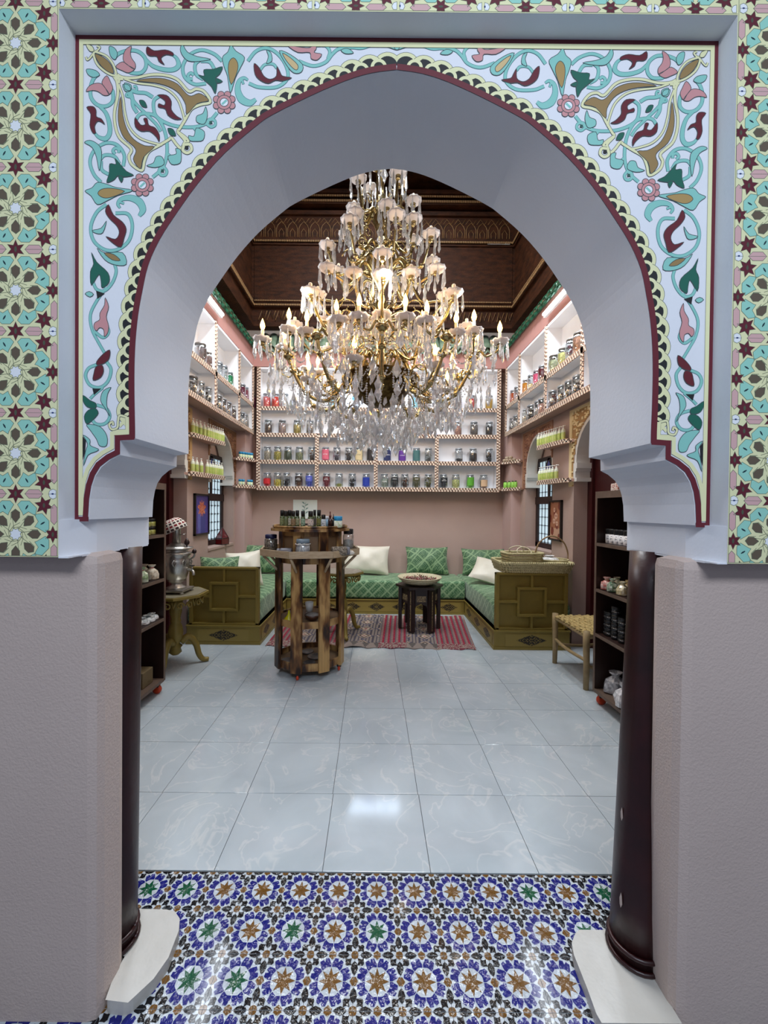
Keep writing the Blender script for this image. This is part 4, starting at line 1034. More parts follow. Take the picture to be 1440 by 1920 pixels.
# ================================================================ CHANDELIER
def crystal_mat():
    m, nt, b = node_mat('cut crystal'); b.inputs['Base Color'].default_value = (.93, .96, 1, 1); b.inputs['Roughness'].default_value = .02
    b.inputs['Transmission Weight'].default_value = 1; b.inputs['IOR'].default_value = 1.55
    out = nt.nodes['Material Output']; mx = nt.nodes.new('ShaderNodeMixShader'); mx.inputs[0].default_value = .45
    tr = nt.nodes.new('ShaderNodeBsdfTransparent'); tr.inputs[0].default_value = (.96, .98, 1, 1)
    gl = nt.nodes.new('ShaderNodeBsdfGlossy'); gl.inputs['Roughness'].default_value = .05
    df = nt.nodes.new('ShaderNodeBsdfDiffuse'); df.inputs[0].default_value = (.93, .97, 1, 1)
    m2 = nt.nodes.new('ShaderNodeMixShader'); m2.inputs[0].default_value = .5; nt.links.new(tr.outputs[0], m2.inputs[1]); nt.links.new(gl.outputs[0], m2.inputs[2])
    m3 = nt.nodes.new('ShaderNodeMixShader'); m3.inputs[0].default_value = .42; nt.links.new(m2.outputs[0], m3.inputs[1]); nt.links.new(df.outputs[0], m3.inputs[2])
    nt.links.new(b.outputs[0], mx.inputs[1]); nt.links.new(m3.outputs[0], mx.inputs[2]); nt.links.new(mx.outputs[0], out.inputs[0])
    return m
M_cry = crystal_mat()
M_pan = mat('moulded frosted glass', '#e6dfdc', .25, trans=.25, bump=.2)
M_cdl = mat('ivory candle sleeve', '#f2d9b4', .5)
M_bulb = mat('lit flame bulb', '#ffe2a0', .3, emit='#ffb347', es=14)
M_bulb0 = mat('unlit white bulb tip', '#f4f2ea', .3)
CP = PZ(711, 1500, 0); CXX = PY(713, 700, 3.72).x; CYY = 3.72
chan = thing('chandelier', 'huge tiered brass and crystal chandelier with flame bulbs hanging in the archway', 'chandelier', (CXX, CYY, 0))
def zc(v): return PY(713, v, CYY).z
def drop(L, w_, seg=4, z0=0):
    """faceted prism drop hanging from z0"""
    return [(.0015, z0), (w_*.35, z0-L*.08), (w_*.5, z0-L*.16), (w_*.8, z0-L*.55), (w_, z0-L*.78), (.001, z0-L)]
KD = MB().lathe([(.005, 0), (.006, -.008), (.001, -.016)], 6, smooth=False).lathe(drop(.145, .0145, z0=-.016), 5, smooth=False).mesh('prism', [M_cry])
KB = MB().lathe([(.004, 0), (.022, -.05), (.036, -.085), (.012, -.115), (.001, -.13)], 6, smooth=False, sy=.45).mesh('kite_drop', [M_cry])
KC = MB().lathe([(.004, 0), (.012, -.03), (.03, -.06), (.018, -.10), (.030, -.135), (.001, -.19)], 6, smooth=False, sy=.5).mesh('kite_drop', [M_cry])
def pan_mesh(r):
    m = MB(); n = 28; prof = [(.2, -.012), (.55, -.018), (.85, -.004), (1, .010), (.86, .006), (.5, -.006), (.2, -.002)]; vs = []
    for rr, z in prof:
        for k in range(n):
            a = 2*pi*k/n; q = rr*(1+.09*abs(cos(a*4.5)) if rr > .8 else 1); vs.append((r*q*cos(a), r*q*sin(a), z+(.010*abs(cos(a*4.5)) if rr > .8 else 0)))
    m.add(vs, [(i*n+k, i*n+(k+1) % n, (i+1)*n+(k+1) % n, (i+1)*n+k) for i in range(len(prof)-1) for k in range(n)], 0, True)
    return m.mesh('drip_pan', [M_pan])
KP = pan_mesh(.074)
KCUP = MB().lathe([(.012, -.045), (.022, -.035), (.012, -.022), (.026, -.012), (.016, 0)], 12).mesh('cup', [M_brass])
KCA = MB().lathe([(.0135, 0), (.0135, .085), (.010, .088)], 10).mesh('candle_sleeve', [M_cdl])
KCA2 = MB().lathe([(.0155, 0), (.0155, .072), (.012, .077)], 10).mesh('candle_sleeve', [M_cdl])
KFL = MB().lathe([(.008, .086), (.017, .104), (.021, .122), (.016, .146), (.007, .170), (.0006, .186)], 10).mesh('flame_bulb', [M_bulb])
KF0 = MB().lathe([(.008, .075), (.011, .082), (.010, .090), (.003, .095)], 8).mesh('bulb', [M_bulb0])
NPR = [0]
def candle(par, p, lit, n=6, off=0, pan_=True):
    def L(nm, me, q=p, rz=0, kids=None):
        o = link(nm, me, par, q, (0, 0, rz)); return o
    if pan_: L('drip_pan', KP)
    L('cup', KCUP); L('candle_sleeve', KCA if lit else KCA2)
    if lit: L('flame_bulb', KFL)
    if pan_:
        for k in range(n):
            a = 2*pi*k/n+off; q = (p[0]+.070*cos(a), p[1]+.070*sin(a), p[2]+.008)
            if NPR[0] < 290: L('prism', KD, q, a); NPR[0] += 1
            else: REST.append((q, a, par))
REST = []
def arm(z0, r0, p1, sag, th, lit, r=.011, n=6, scroll=True, pan_=True):
    """S-shaped brass arm from the stem (z0,r0) to its candle cup (r1,z1)"""
    r1, z1 = p1
    a = MB(); pts = crom([(r0, 0, z0), (r0+(r1-r0)*.25, 0, z0+.04), (r0+(r1-r0)*.5, 0, min(z0, z1)-sag*.6), (r0+(r1-r0)*.78, 0, min(z0, z1)-sag), (r1-.01, 0, z1-sag*.45), (r1, 0, z1-.04)], 5)
    n_ = len(pts); a.tube(pts, [r*(1.35-.6*k/n_) for k in range(n_)], 7)
    if scroll:
        c = Vector((r0+(r1-r0)*.45, 0, (z0+z1)/2)); s_ = min(.09, (r1-r0)*.22)
        sp = [c+Vector((cos(t*.55)*s_*(1-t/16), 0, sin(t*.55)*s_*(1-t/16))) for t in range(14)]; a.tube(sp, .006, 5)
        for k in (int(n_*.35), int(n_*.6), int(n_*.8)): a.lathe([(.004, -.02), (.02, -.008), (.02, .008), (.004, .02)], 8, c=pts[k])
    o = a.build('arm', M_brass, chan, rot=(0, 0, th))
    candle(o, (r1, 0, z1), lit, n, th, pan_)
    return o
# central stem: baluster of gilded vases and glass
st_ = MB()
prof_ = []
for v, r in ((300, .012), (316, .012), (320, .04), (335, .045), (348, .018), (362, .02), (372, .045), (385, .02), (395, .07), (415, .085), (430, .05), (450, .03), (472, .06), (480, .13), (500, .14), (520, .10), (540, .04), (560, .035), (575, .075), (590, .04), (598, .07), (612, .07), (618, .045), (640, .055), (660, .04), (672, .06), (688, .05), (700, .12)):
    prof_.append((r, zc(v)))
st_.lathe(prof_[::-1], 24); st_.build('stem', M_brass, chan)
MB().tube([(0, 0, zc(305)), (0, 0, 6.75)], .012, 8).build('suspension_rod', M_brass, chan)
MB().lathe([(.02, zc(640)), (.05, zc(636)), (.052, zc(600)), (.02, zc(597))], 20).build('glass_sleeve', mat('amber glass collar', '#b8762a', .15, trans=.3), chan)
M_bowl = mat('dark bronze bowl', '#3a2c18', .4, 1, n=.5, ns=30, c2='#8a7040')
zbw = zc(712)
MB().lathe([(.02, zbw-.26), (.12, zbw-.24), (.24, zbw-.15), (.32, zbw-.04), (.34, zbw), (.36, zbw+.012), (.345, zbw+.02), (.25, zbw+.01), (.05, zbw+.03)], 40).build('bowl', M_bowl, chan)
# tiers
def tier(n, r1, z1, z0, r0, sag, lit, off=0, npr=6, skip=(), sc=True, rr=.011, pan_=True):
    for k in range(n):
        if k in skip: continue
        th = off+2*pi*k/n; arm(z0, r0, (r1, z1), sag, th, lit(th) if callable(lit) else lit, rr, npr, sc, pan_)
tier(5, .30, zc(372), zc(410), .05, .05, False, .15, 6, skip=(1,), sc=True)
tier(2, .20, zc(360), zc(400), .05, .03, False, 2.9, 6, sc=False, pan_=False)
tier(3, .16, zc(338), zc(385), .03, .04, False, -1.9, 5, sc=False)
tier(7, .33, zc(438), zc(470), .06, .09, False, -1.45, 6)
tier(8, .50, zc(478), zc(505), .1, .10, False, .22, 6)
tier(8, .63, zc(560), zc(520), .1, .02, False, 0, 6, sc=False)
tier(8, .60, zc(580), zc(600), .06, .06, False, R(22.5), 5)
tier(8, .80, zc(612), zc(640), .06, .10, False, 0, 5)
# big lower arms: each carries a cluster of three lit candles on small branches
zl = zc(668)
for k in range(10):
    th = R(18)+2*pi*k/10
    a = MB(); pts = crom([(.10, 0, zc(700)), (.2, 0, zc(672)), (.32, 0, zc(720)), (.5, 0, zc(760)), (.68, 0, zc(752)), (.8, 0, zc(715)), (.84, 0, zc(690))], 6); n_ = len(pts)
    a.tube(pts, [.022-.010*i/n_ for i in range(n_)], 8)
    for i in (8, 16, 24, 30): a.lathe([(.012, -.02), (.032, -.006), (.030, .010), (.012, .022)], 9, c=pts[i])
    sp = [Vector((.5+.13*cos(.5*t)*(1-t/17), 0, zc(735)+.13*sin(.5*t)*(1-t/17))) for t in range(16)]; a.tube(sp, .008, 5)
    a.lathe([(.02, -.03), (.045, -.01), (.05, .005), (.03, .02), (.015, .05)], 12, c=(.84, 0, zc(690)))
    front = sin(th) < -.35
    # branch ends: outer, and one to each side
    ends = [(1.06, 0, zl), (.86, .20, zl+.03), (.86, -.20, zl+.03)]
    if front: ends = [(.62, 0, zc(652)), (.78, .17, zc(672)), (.78, -.17, zc(672))]
    for e in ends:
        s0 = Vector((.84, 0, zc(690))); e_ = Vector(e); mid = s0.lerp(e_, .5)-Vector((0, 0, .05))
        a.tube(crom([s0, s0.lerp(e_, .25)+Vector((0, 0, .03)), mid, s0.lerp(e_, .85)-Vector((0, 0, .06)), e_-Vector((0, 0, .04))], 4), .009, 6)
    o = a.build('arm', M_brass, chan, rot=(0, 0, th))
    for j, e in enumerate(ends): candle(o, e, True if (k*3+j) % 7 != 5 else False, 6 if j else 7, .3)
# inner lit ring
tier(6, .42, zc(640), zc(668), .06, .08, True, .5, 5)
# far low candles of the lowest crown
tier(6, .66, zc(722), zc(735), .15, .06, True, .2, 4, sc=False)
# ---- crystal swags and drops. Those that can be picked out are parts, the remainder is one mass of beads
kites = 0
def kite(me, p, rz):
    global kites
    kites += 1; return link('kite_drop', me, chan, p, (0, 0, rz))
random.seed(11)
for r, z, n in ((.34, zc(470), 7), (.45, zc(560), 8), (.24, zc(620), 7), (.2, zc(345), 4)):
    for k in range(n):
        th = 2*pi*k/n+random.random()*.3; kite(KC if r > .3 else KB, (r*cos(th), r*sin(th), z), th+pi/2)
for r, z, n in ((.95, zc(735), 30), (.82, zc(760), 30), (.66, zc(775), 26), (.5, zc(790), 24), (.34, zc(806), 18), (.18, zc(812), 10), (1.02, zc(715), 20)):
    for k in range(n):
        th = 2*pi*k/n+random.random()*.15; rr = r+random.uniform(-.05, .05)
        kite(random.choice((KB, KC)), (rr*cos(th), rr*sin(th), z+random.uniform(-.05, .05)), th+pi/2+random.uniform(-.6, .6))
link('crystal_ball', MB().lathe([(.001, -.05)]+[(.05*cos(a), .05*sin(a)) for a in (-1.2, -.8, -.4, 0, .4, .8, 1.2)]+[(.001, .05)], 10, smooth=False).mesh('crystal_ball', [M_cry]), chan, (0, 0, zc(812)))
link('crystal_ball', bpy.data.meshes['crystal_ball'], chan, (-.0, -.3, zc(822)))
bd = MB()
def bead(p, s_=.009):
    x, y, z = p; bd.add([(x+s_, y, z), (x, y+s_, z), (x-s_, y, z), (x, y-s_, z), (x, y, z+s_), (x, y, z-s_)], [(0, 1, 4), (1, 2, 4), (2, 3, 4), (3, 0, 4), (1, 0, 5), (2, 1, 5), (3, 2, 5), (0, 3, 5)])
def chain(p0, p1, sag, n=14, s_=.009):
    p0, p1 = Vector(p0), Vector(p1)
    for k in range(n+1):
        t = k/n; p = p0.lerp(p1, t); p.z -= sag*4*t*(1-t); bead(p, s_)
def pol(r, th, z): return (r*cos(th), r*sin(th), z)
for k in range(20):
    th = 2*pi*k/20
    chain(pol(.355, th, zbw+.0), pol(.355, th+.31, zbw), .07, 12, .008); chain(pol(.355, th, zbw), pol(.355, th, zbw-.12), 0, 4, .010)
    chain(pol(.36, th, zbw-.12), pol(.62, th, zc(745)), .10, 16); chain(pol(.62, th, zc(745)), pol(.90, th+.1, zc(705)), .09, 12)
    chain(pol(.10, th, zc(600)), pol(.26, th, zbw+.05), .05, 14, .010)
    chain(pol(.88, th, zc(705)), pol(.88, th+.31, zc(705)), .10, 12)
    chain(pol(.45, th, zc(660)), pol(.45, th+.31, zc(660)), .08, 10, .008)
for r, z0_, L in ((.12, zc(640), .22), (.2, zc(790), .14), (.4, zc(772), .15), (.58, zc(755), .15), (.74, zc(742), .14), (.14, zc(545), .16), (.09, zc(365), .1)):
    for k in range(int(r*42)+8):
        th = 2*pi*k/(int(r*42)+8); chain(pol(r, th, z0_), pol(r, th, z0_-L), 0, 8, .009)
for q, a_, par in REST:                                       # prisms past the three hundredth
    T = Matrix.Rotation(par.rotation_euler.z, 4, 'Z')
    bd.lathe([(.005, 0), (.006, -.008), (.001, -.016)]+drop(.145, .0145, z0=-.018), 5, smooth=False, T=T @ Matrix.Translation(q), cap=False)
random.seed(4)
for _ in range(330):                                          # small pear drops of the basket below
    r = random.uniform(.08, .92); th = random.random()*2*pi; z = zc(790-50*(r/.95)**2+random.uniform(-22, 26)); s_ = random.uniform(.7, 1.25)
    bd.lathe([(.002, 0), (.007*s_, -.02*s_), (.013*s_, -.045*s_), (.001, -.065*s_)], 5, smooth=False, T=Matrix.Translation((r*cos(th), r*sin(th), z)), cap=False)
tag(bd.build('crystal_beads', M_cry, chan), kind='stuff')
for k in range(7):                                            # light of the flame bulbs
    th = 2*pi*k/7+.3; light('bulb_light', 'POINT', (.9*cos(th), .9*sin(th), zl+.2), 5, (1, .8, .58), radius=.04, parent=chan)
light('bulb_light', 'POINT', (.0, -.35, zc(632)+.14), 5, (1, .8, .58), radius=.05, parent=chan)
# ================================================================ SOFAS
M_gold = mat('old gold paint', '#8b7838', .42, .25, n=.4, ns=6, c2='#7a6830')
M_goldd = mat('dark gold board', '#6b5a26', .5, .15)
def brocade(name, base, hi, sc=1):
    """damask: three diagonal line sets make a lozenge lattice on every face, small motifs between"""
    m, nt, b = node_mat(name); N = nt.nodes; L = nt.links; b.inputs['Roughness'].default_value = .6; b.inputs['Sheen Weight'].default_value = .3
    tc = N.new('ShaderNodeTexCoord')
    def mth(op, a, bb=None):
        q = N.new('ShaderNodeMath'); q.operation = op; L.new(a, q.inputs[0])
        if bb is not None:
            if isinstance(bb, (int, float)): q.inputs[1].default_value = bb
            else: L.new(bb, q.inputs[1])
        return q.outputs[0]
    def lines(v, f, th):
        d = N.new('ShaderNodeVectorMath'); d.operation = 'DOT_PRODUCT'; d.inputs[1].default_value = tuple(x*f*sc for x in v); L.new(tc.outputs['Object'], d.inputs[0])
        return mth('GREATER_THAN', mth('SINE', d.outputs['Value']), th)
    big = mth('MAXIMUM', mth('MAXIMUM', lines((1, 1, 1), 24, .93), lines((1, -1, -1), 24, .93)), lines((1, 1, -1), 24, .93))
    sm_ = mth('MULTIPLY', lines((1, 1, 1), 150, .1), lines((1, -1, -1), 150, .1))
    vo = N.new('ShaderNodeTexVoronoi'); vo.inputs['Scale'].default_value = 26*sc; L.new(tc.outputs['Object'], vo.inputs[0])
    ring = mth('MULTIPLY', mth('GREATER_THAN', vo.outputs['Distance'], .3), mth('LESS_THAN', vo.outputs['Distance'], .42))
    f = mth('MAXIMUM', mth('MULTIPLY', big, .7), mth('MAXIMUM', mth('MULTIPLY', sm_, .42), mth('MULTIPLY', ring, .5)))
    c = N.new('ShaderNodeMixRGB'); c.inputs[1].default_value = (*lin(base), 1); c.inputs[2].default_value = (*lin(hi), 1); L.new(f, c.inputs[0]); L.new(c.outputs[0], b.inputs['Base Color'])
    bp = N.new('ShaderNodeBump'); bp.inputs['Strength'].default_value = .2; bp.inputs['Distance'].default_value = .003; L.new(f, bp.inputs['Height']); L.new(bp.outputs[0], b.inputs['Normal'])
    return m
M_broc = brocade('green brocade', '#3a6a40', '#9ab88c')
M_broc2 = brocade('deep green brocade', '#2f5836', '#8fac7e', 1.25)
M_orn = vmat('stencilled filigree', .5)
def filigree(u, v, n, asp):
    """n medallions along a strip; asp = strip length over height"""
    x = (u*n) % 1-.5; X = x*asp/n; Y = v-.5
    w_ = .34*min(1.45, asp/n*.42); a = abs(X)/(w_*2.6); b = abs(Y)/.36
    if a+b*.75 > 1: return None
    t = sin(X*26)*cos(Y*24)+.5*cos((X*X+Y*Y)*60)
    if .93 < a+b*.75 or (t > .1 and t < .75) : return 1
    return 0
def ornament(name, p0, p1, h, par, nrm, n):
    L_ = (Vector(p1)-Vector(p0)).length; nx = int(L_/.008); d = Vector(p1)-Vector(p0); m = MB()
    def col(u, v):
        f = filigree(u, v, n, L_/h)
        return '#8b7838' if f is None else ('#1d170d' if f == 0 else '#7a6830')
    wd = Vector((0, 0, h)); nn = Vector(nrm)*.003
    m.grid(lambda u, v: Vector(p0)+d*u+wd*v+nn, nx, 20, 0, False, col=col); return m.build(name, M_orn, par)
def platform(o, x0, x1, y0, y1, h, orn):
    MB().box(x0, x1, y0, y1, .012, h, bev=.004).build('platform', M_gold, o)
    MB().box(x0-.008, x1+.008, y0-.008, y1, 0, .03).build('foot_moulding', M_gold, o); MB().box(x0-.008, x1+.008, y0-.008, y1, h-.018, h, bev=.004).build('top_moulding', M_gold, o)
    for a in orn: ornament('carved_filigree', *a[:2], h-.075, o, *a[2:])
def cushion_block(name, x0, x1, y0, y1, z0, z1, par, m=M_broc):
    b = MB(); n = 14; r = .035
    bm = bmesh.new(); bmesh.ops.create_cube(bm, size=1)
    for q in bm.verts: q.co = Vector(((x0+x1)/2+q.co.x*(x1-x0), (y0+y1)/2+q.co.y*(y1-y0), (z0+z1)/2+q.co.z*(z1-z0)))
    bmesh.ops.bevel(bm, geom=bm.edges[:], offset=r, segments=4, profile=.5, affect='EDGES'); bmesh.ops.subdivide_edges(bm, edges=[e for e in bm.edges if e.calc_length() > .3], cuts=7, use_grid_fill=True)
    random.seed(3)
    for q in bm.verts: q.co.z += .006*sin(q.co.x*9+q.co.y*7)*(1 if q.co.z > (z0+z1)/2 else 0)
    vs = [q.co.copy() for q in bm.verts]; fs = [tuple(q.index for q in f.verts) for f in bm.faces]; bm.free()
    return b.add(vs, fs, 0, True).build(name, m, par)
def lattice_arm(o, x0, x1, y, z0, z1):
    """open box front with a square set in the middle"""
    MB().box(x0+.02, x1-.02, y+.02, y+.035, z0, z1).build('back_board', M_gold, o)
    f = MB(); t = .034
    f.box(x0, x0+t, y-.03, y+.035, z0, z1, bev=.003).box(x1-t, x1, y-.03, y+.035, z0, z1, bev=.003).box(x0, x1, y-.032, y+.037, z1-.022, z1, bev=.003).box(x0, x1, y-.03, y+.035, z0, z0+.018); f.build('arm_frame', M_gold, o)
    cx, cz = (x0+x1)/2, (z0+z1)/2-.005; s_ = .155; t = .024
    g = MB(); g.box(cx-s_, cx+s_, y-.035, y+.02, cz+s_-t, cz+s_).box(cx-s_, cx+s_, y-.035, y+.02, cz-s_, cz-s_+t).box(cx-s_, cx-s_+t, y-.034, y+.02, cz-s_+t, cz+s_-t).box(cx+s_-t, cx+s_, y-.034, y+.02, cz-s_+t, cz+s_-t)
    g.build('square_fret', M_gold, o)
    for a in ((cx-.012, cx+.012, cz+s_, z1-.02), (cx-.012, cx+.012, z0+.01, cz-s_), (x0+.03, cx-s_, cz-.012, cz+.012), (cx+s_, x1-.03, cz-.012, cz+.012)):
        MB().box(a[0], a[1], y-.028, y+.02, a[2], a[3]).build('fret_bar', M_gold, o)
YF = PZ(487, 1209, 0).y; XA = PZ(487, 1209, 0).x; XB = PZ(926, 1218, 0).x; YFB = PZ(800, 1152, 0).y; YR = PZ(926, 1218, 0).y
HP = PY(480, 1173, YF).z; HA = PY(420, 1064, YF).z
so = thing('sofa', 'left gold-framed bench sofa with green brocade mattress and latticed arm end', 'sofa', (0, 0, 0))
platform(so, -2.0, XA, YF, YFB-.01, HP, [((-1.88, YF, .035), (XA-.12, YF, .035), (0, -1, 0), 1), ((XA, YF+.06, .035), (XA, YFB-.06, .035), (1, 0, 0), 3)])
lattice_arm(so, -1.98, XA-.02, YF+.04, HP, HA)
cushion_block('mattress', -2.04, XA-.03, YF+.085, 6.27, HP, .465, so)
so = thing('sofa', 'right gold-framed bench sofa with green brocade mattress under the straw tray', 'sofa', (0, 0, 0))
platform(so, XB, 2.08, YR, YFB-.01, HP, [((XB+.12, YR, .035), (1.95, YR, .035), (0, -1, 0), 1), ((XB, YR+.06, .035), (XB, YFB-.06, .035), (-1, 0, 0), 3)])
lattice_arm(so, XB+.02, 2.06, YR+.04, HP, HA-.02)
cushion_block('mattress', XB+.03, 2.13, YR+.085, 6.27, HP, .465, so)
so = thing('sofa', 'low gold-based sofa with green brocade mattress along the back wall', 'sofa', (0, 0, 0))
platform(so, XA-.0, XB+.0, YFB, 6.25, HP, [((XA+.08, YFB, .035), (XB-.05, YFB, .035), (0, -1, 0), 7)])
cushion_block('mattress', XA-.02, XB+.02, YFB+.02, 6.28, HP, .462, so)
def pillow(name, w_, h_, t, m, loc, rot, label, group=None, wr=.0):
    b = MB(); n = 18; random.seed(int(loc[0]*100))
    ph = random.random()*6
    for s_ in (1, -1):
        def fn(u, v):
            x, y = u*2-1, v*2-1; X = w_/2*x*(1-.07*(1-y*y)); Y = h_/2*y*(1-.09*(1-x*x))
            e = max(0, (1-x*x))**.42*max(0, (1-y*y))**.42; z = s_*t/2*e*(1+.10*sin(7*x+ph)*sin(5*y+2))
            return (X, z, Y+h_/2)
        b.grid(fn, n, n, 0, True)
    o = b.build(name, m, None, loc, rot); return tag(o, label, 'cushion', group)
M_sat = mat('ivory satin', '#d9d4c4', .45, n=.4, ns=4, c2='#c5bda6', bump=.4, bs=9)
def at(u, v, Y): return PY(u, v, Y)
zs = .472
pillow('cushion', .66, .44, .20, M_broc2, (at(801, 1050, 6.12).x, 6.06, zs-.0), (R(-20), 0, 0), 'green brocade cushion with raised right corner in the middle of the back wall sofa')
pillow('cushion', .66, .42, .20, M_broc2, (at(906, 1050, 6.1).x, 6.04, zs), (R(-20), 0, R(-4)), 'green brocade cushion in the right corner behind the white pillow')
pillow('cushion', .56, .46, .18, M_sat, (at(907, 1075, 5.35).x+.04, 5.26, zs+.03), (R(-58), R(14), R(-24)), 'white satin pillow leaning low in the right corner')
pillow('cushion', .74, .46, .22, M_sat, (at(684, 1045, 6.08).x, 6.03, zs), (R(-20), R(2), 0), 'large white satin pillow behind the display cart')
pillow('cushion', .44, .42, .18, M_broc2, (-1.80, 4.62, zs+.012), (R(-14), 0, R(14)), 'green brocade cushion behind the left sofa arm under the picture')
pillow('cushion', .42, .46, .20, M_sat, (-1.57, 4.90, zs+.01), (R(-16), R(-4), R(22)), 'white satin pillow standing on the left sofa')
pillow('cushion', .58, .46, .22, M_broc2, (at(497, 1045, 6.0).x-.06, 6.0, zs), (R(-18), 0, R(12)), 'green brocade cushion in the left corner behind the cart')
# ================================================================ RUG
cn = [PZ(497, 1212), PZ(893, 1219), PZ(868, 1156), PZ(545, 1152)]
RX0, RX1, RY0, RY1 = cn[0].x, cn[1].x, cn[0].y, PZ(700, 1151).y
def rugcol(u, v):
    w_ = (RX1-RX0); x = u*w_; y = v*(RY1-RY0); r = random.random()
    bands = [(0, .22, 'r'), (.22, .48, 'k'), (.48, .76, 'r'), (.76, 1.13, 'k'), (1.13, 1.41, 'r'), (1.41, 1.72, 'k'), (1.72, 9, 'r')]
    t = [b for b in bands if b[0] <= x/w_*2.1 < b[1]][0][2]
    if v < .12: return ('#8d7f76' if abs(((x*8) % 1)-.5) > v*3 else '#5d5550') if t == 'k' else ('#7a3640' if r < .5 else '#958479')
    if t == 'r':
        s_ = (x*17) % 1
        if s_ < .42: return '#8e1f35' if r < .85 else '#a5304a'
        if s_ < .55: return '#5f5a5e'
        return '#a08c82' if ((y*30) % 1) < .6 else '#6d3a40'
    a = (x*4.4) % 1-.5; b = (y*3.6) % 1-.5; d = abs(a)+abs(b)
    if d < .1: return '#8e4a44'
    if d < .2: return '#c9b9a5'
    if d < .3: return '#4a3a38'
    if d < .4: return '#ab9680'
    if d < .47: return '#454a68'
    return '#8a7d74' if ((x*60+y*60) % 1) < .6 else '#4b4650'
m = MB(); random.seed(2)
def rugp(u, v):
    q = cn[0].lerp(cn[1], u).lerp(cn[3].lerp(cn[2], u), v)
    rag = .012*sin(u*60)+.008*sin(u*113) if v in (0, 1) else 0
    z = .008+.006*sin(u*17)*sin(v*5+u*6)+(.018*max(0, 1-abs(u-.42)/.05)*(1-v)**2)
    return (q.x, q.y+rag, z)
m.grid(rugp, 190, 80, 0, True, col=rugcol)
o = m.build('rug', vmat('flat-woven wool', .95, .4, 180)); o.modifiers.new('solid', 'SOLIDIFY').thickness = .006; o.modifiers['solid'].offset = 1; tag(o, 'red and grey striped flat-woven rug under the small dark table', 'rug')
# ================================================================ small dark table with the bowl
def octa(r, n=8, ph=None, sx=1): ph = pi/n if ph is None else ph; return [(r*sx*cos(ph+2*pi*k/n), r*sin(ph+2*pi*k/n)) for k in range(n)]
M_ebony = mat('ebony stained wood', '#1c1110', .35, n=.5, ns=12, c2='#2c1a16')
M_inlay = mat('bone and brass inlay', '#8d7c5a', .5, n=.9, ns=80, c2='#3a2a1c', thr=(.45, .55))
tp = PZ(790, 1189, .012); hT = PY(790, 1103, tp.y+.05).z
tcx, tcy = tp.x, tp.y+.24
o = thing('side_table', 'small dark hexagonal inlaid table holding the bowl on the rug', 'table', (tcx, tcy, .022))
hT = PY(790, 1098, tcy-.1).z-.022
MB().prism(octa(.29, 6, 0), hT-.025, hT, 0, 'Z').build('tabletop', M_ebony, o)
for k in range(6):
    a = 2*pi*k/6; x, y = .235*cos(a), .235*sin(a); T = Matrix.Translation((x, y, 0)) @ Matrix.Rotation(a, 4, 'Z')
    MB().box(-.02, .02, -.045, .045, 0, hT-.025, 0, T, bev=.006).build('leg', M_ebony, o)
    MB().box(.0205, .023, -.006, .006, .02, hT-.05, 0, T).build('inlay_strip', M_inlay, o)
    b = a+pi/6; T = Matrix.Translation((.20*cos(b), .20*sin(b), 0)) @ Matrix.Rotation(b, 4, 'Z')
    zt = hT-.025; P = [(-.09, zt), (-.09, zt-.28), (-.06, zt-.20), (0, zt-.17), (.06, zt-.20), (.09, zt-.28), (.09, zt)]
    MB().prism(P, -.008, .008, 0, 'X', T=T).build('arched_apron', M_ebony, o)
    MB().prism([(-.055, zt-.15), (.055, zt-.15), (.055, zt-.08), (-.055, zt-.08)], .008, .011, 0, 'X', T=T).build('inlay_panel', M_inlay, o)
M_wov = mat('pale woven straw', '#cfc6a6', .8, n=.5, ns=60, c2='#a89b74', bump=.5, bs=120)
bo = thing('bowl', 'wide cream coiled straw bowl on the dark table', 'bowl', (tcx, tcy, .022+hT))
b_ = MB(); prof_ = [(.10, 0), (.16, .015), (.225, .045), (.262, .085), (.268, .092), (.262, .096), (.22, .062), (.15, .03), (.02, .022)]
b_.lathe(prof_, 40); b_.build('coiled_body', M_wov, bo)
rr = MB()
for k in range(4): r, z = [(.17, .018), (.215, .04), (.245, .066), (.266, .09)][k]; rr.tube([(r*cos(t*pi/18), r*sin(t*pi/18), z) for t in range(37)], .006, 6)
rr.build('coil', M_wov, bo)
dm = MB(); random.seed(9)
for _ in range(230):
    a, r = random.random()*2*pi, .2*random.random()**.5; T = Matrix.Translation((r*cos(a), r*sin(a), .055+random.random()*.03)) @ Matrix.Rotation(random.random()*6, 4, Vector((random.random()-.5, random.random()-.5, random.random()-.5)).normalized())
    s_ = random.uniform(.008, .017); dm.add([(-s_, 0, 0), (0, s_*.6, 0), (s_, 0, .004), (0, -s_*.6, 0), (0, 0, .006)], [(0, 1, 4), (1, 2, 4), (2, 3, 4), (3, 0, 4), (0, 3, 2, 1)], random.choice((0, 0, 1, 2, 3)), T=T)
dm.lathe([(.19, .05), (.12, .056), (.01, .06)], 20, 2)
tag(dm.build('dried_flowers', [mat('dried rose', '#8e3a44', .8), mat('dried bud', '#6b4a3a', .8), mat('dried leaf', '#55523c', .8), mat('dried petal', '#b08a86', .8)], None, (tcx, tcy, .022+hT)), 'red-brown dried flower heads heaped in the straw bowl', 'potpourri', kind='stuff')
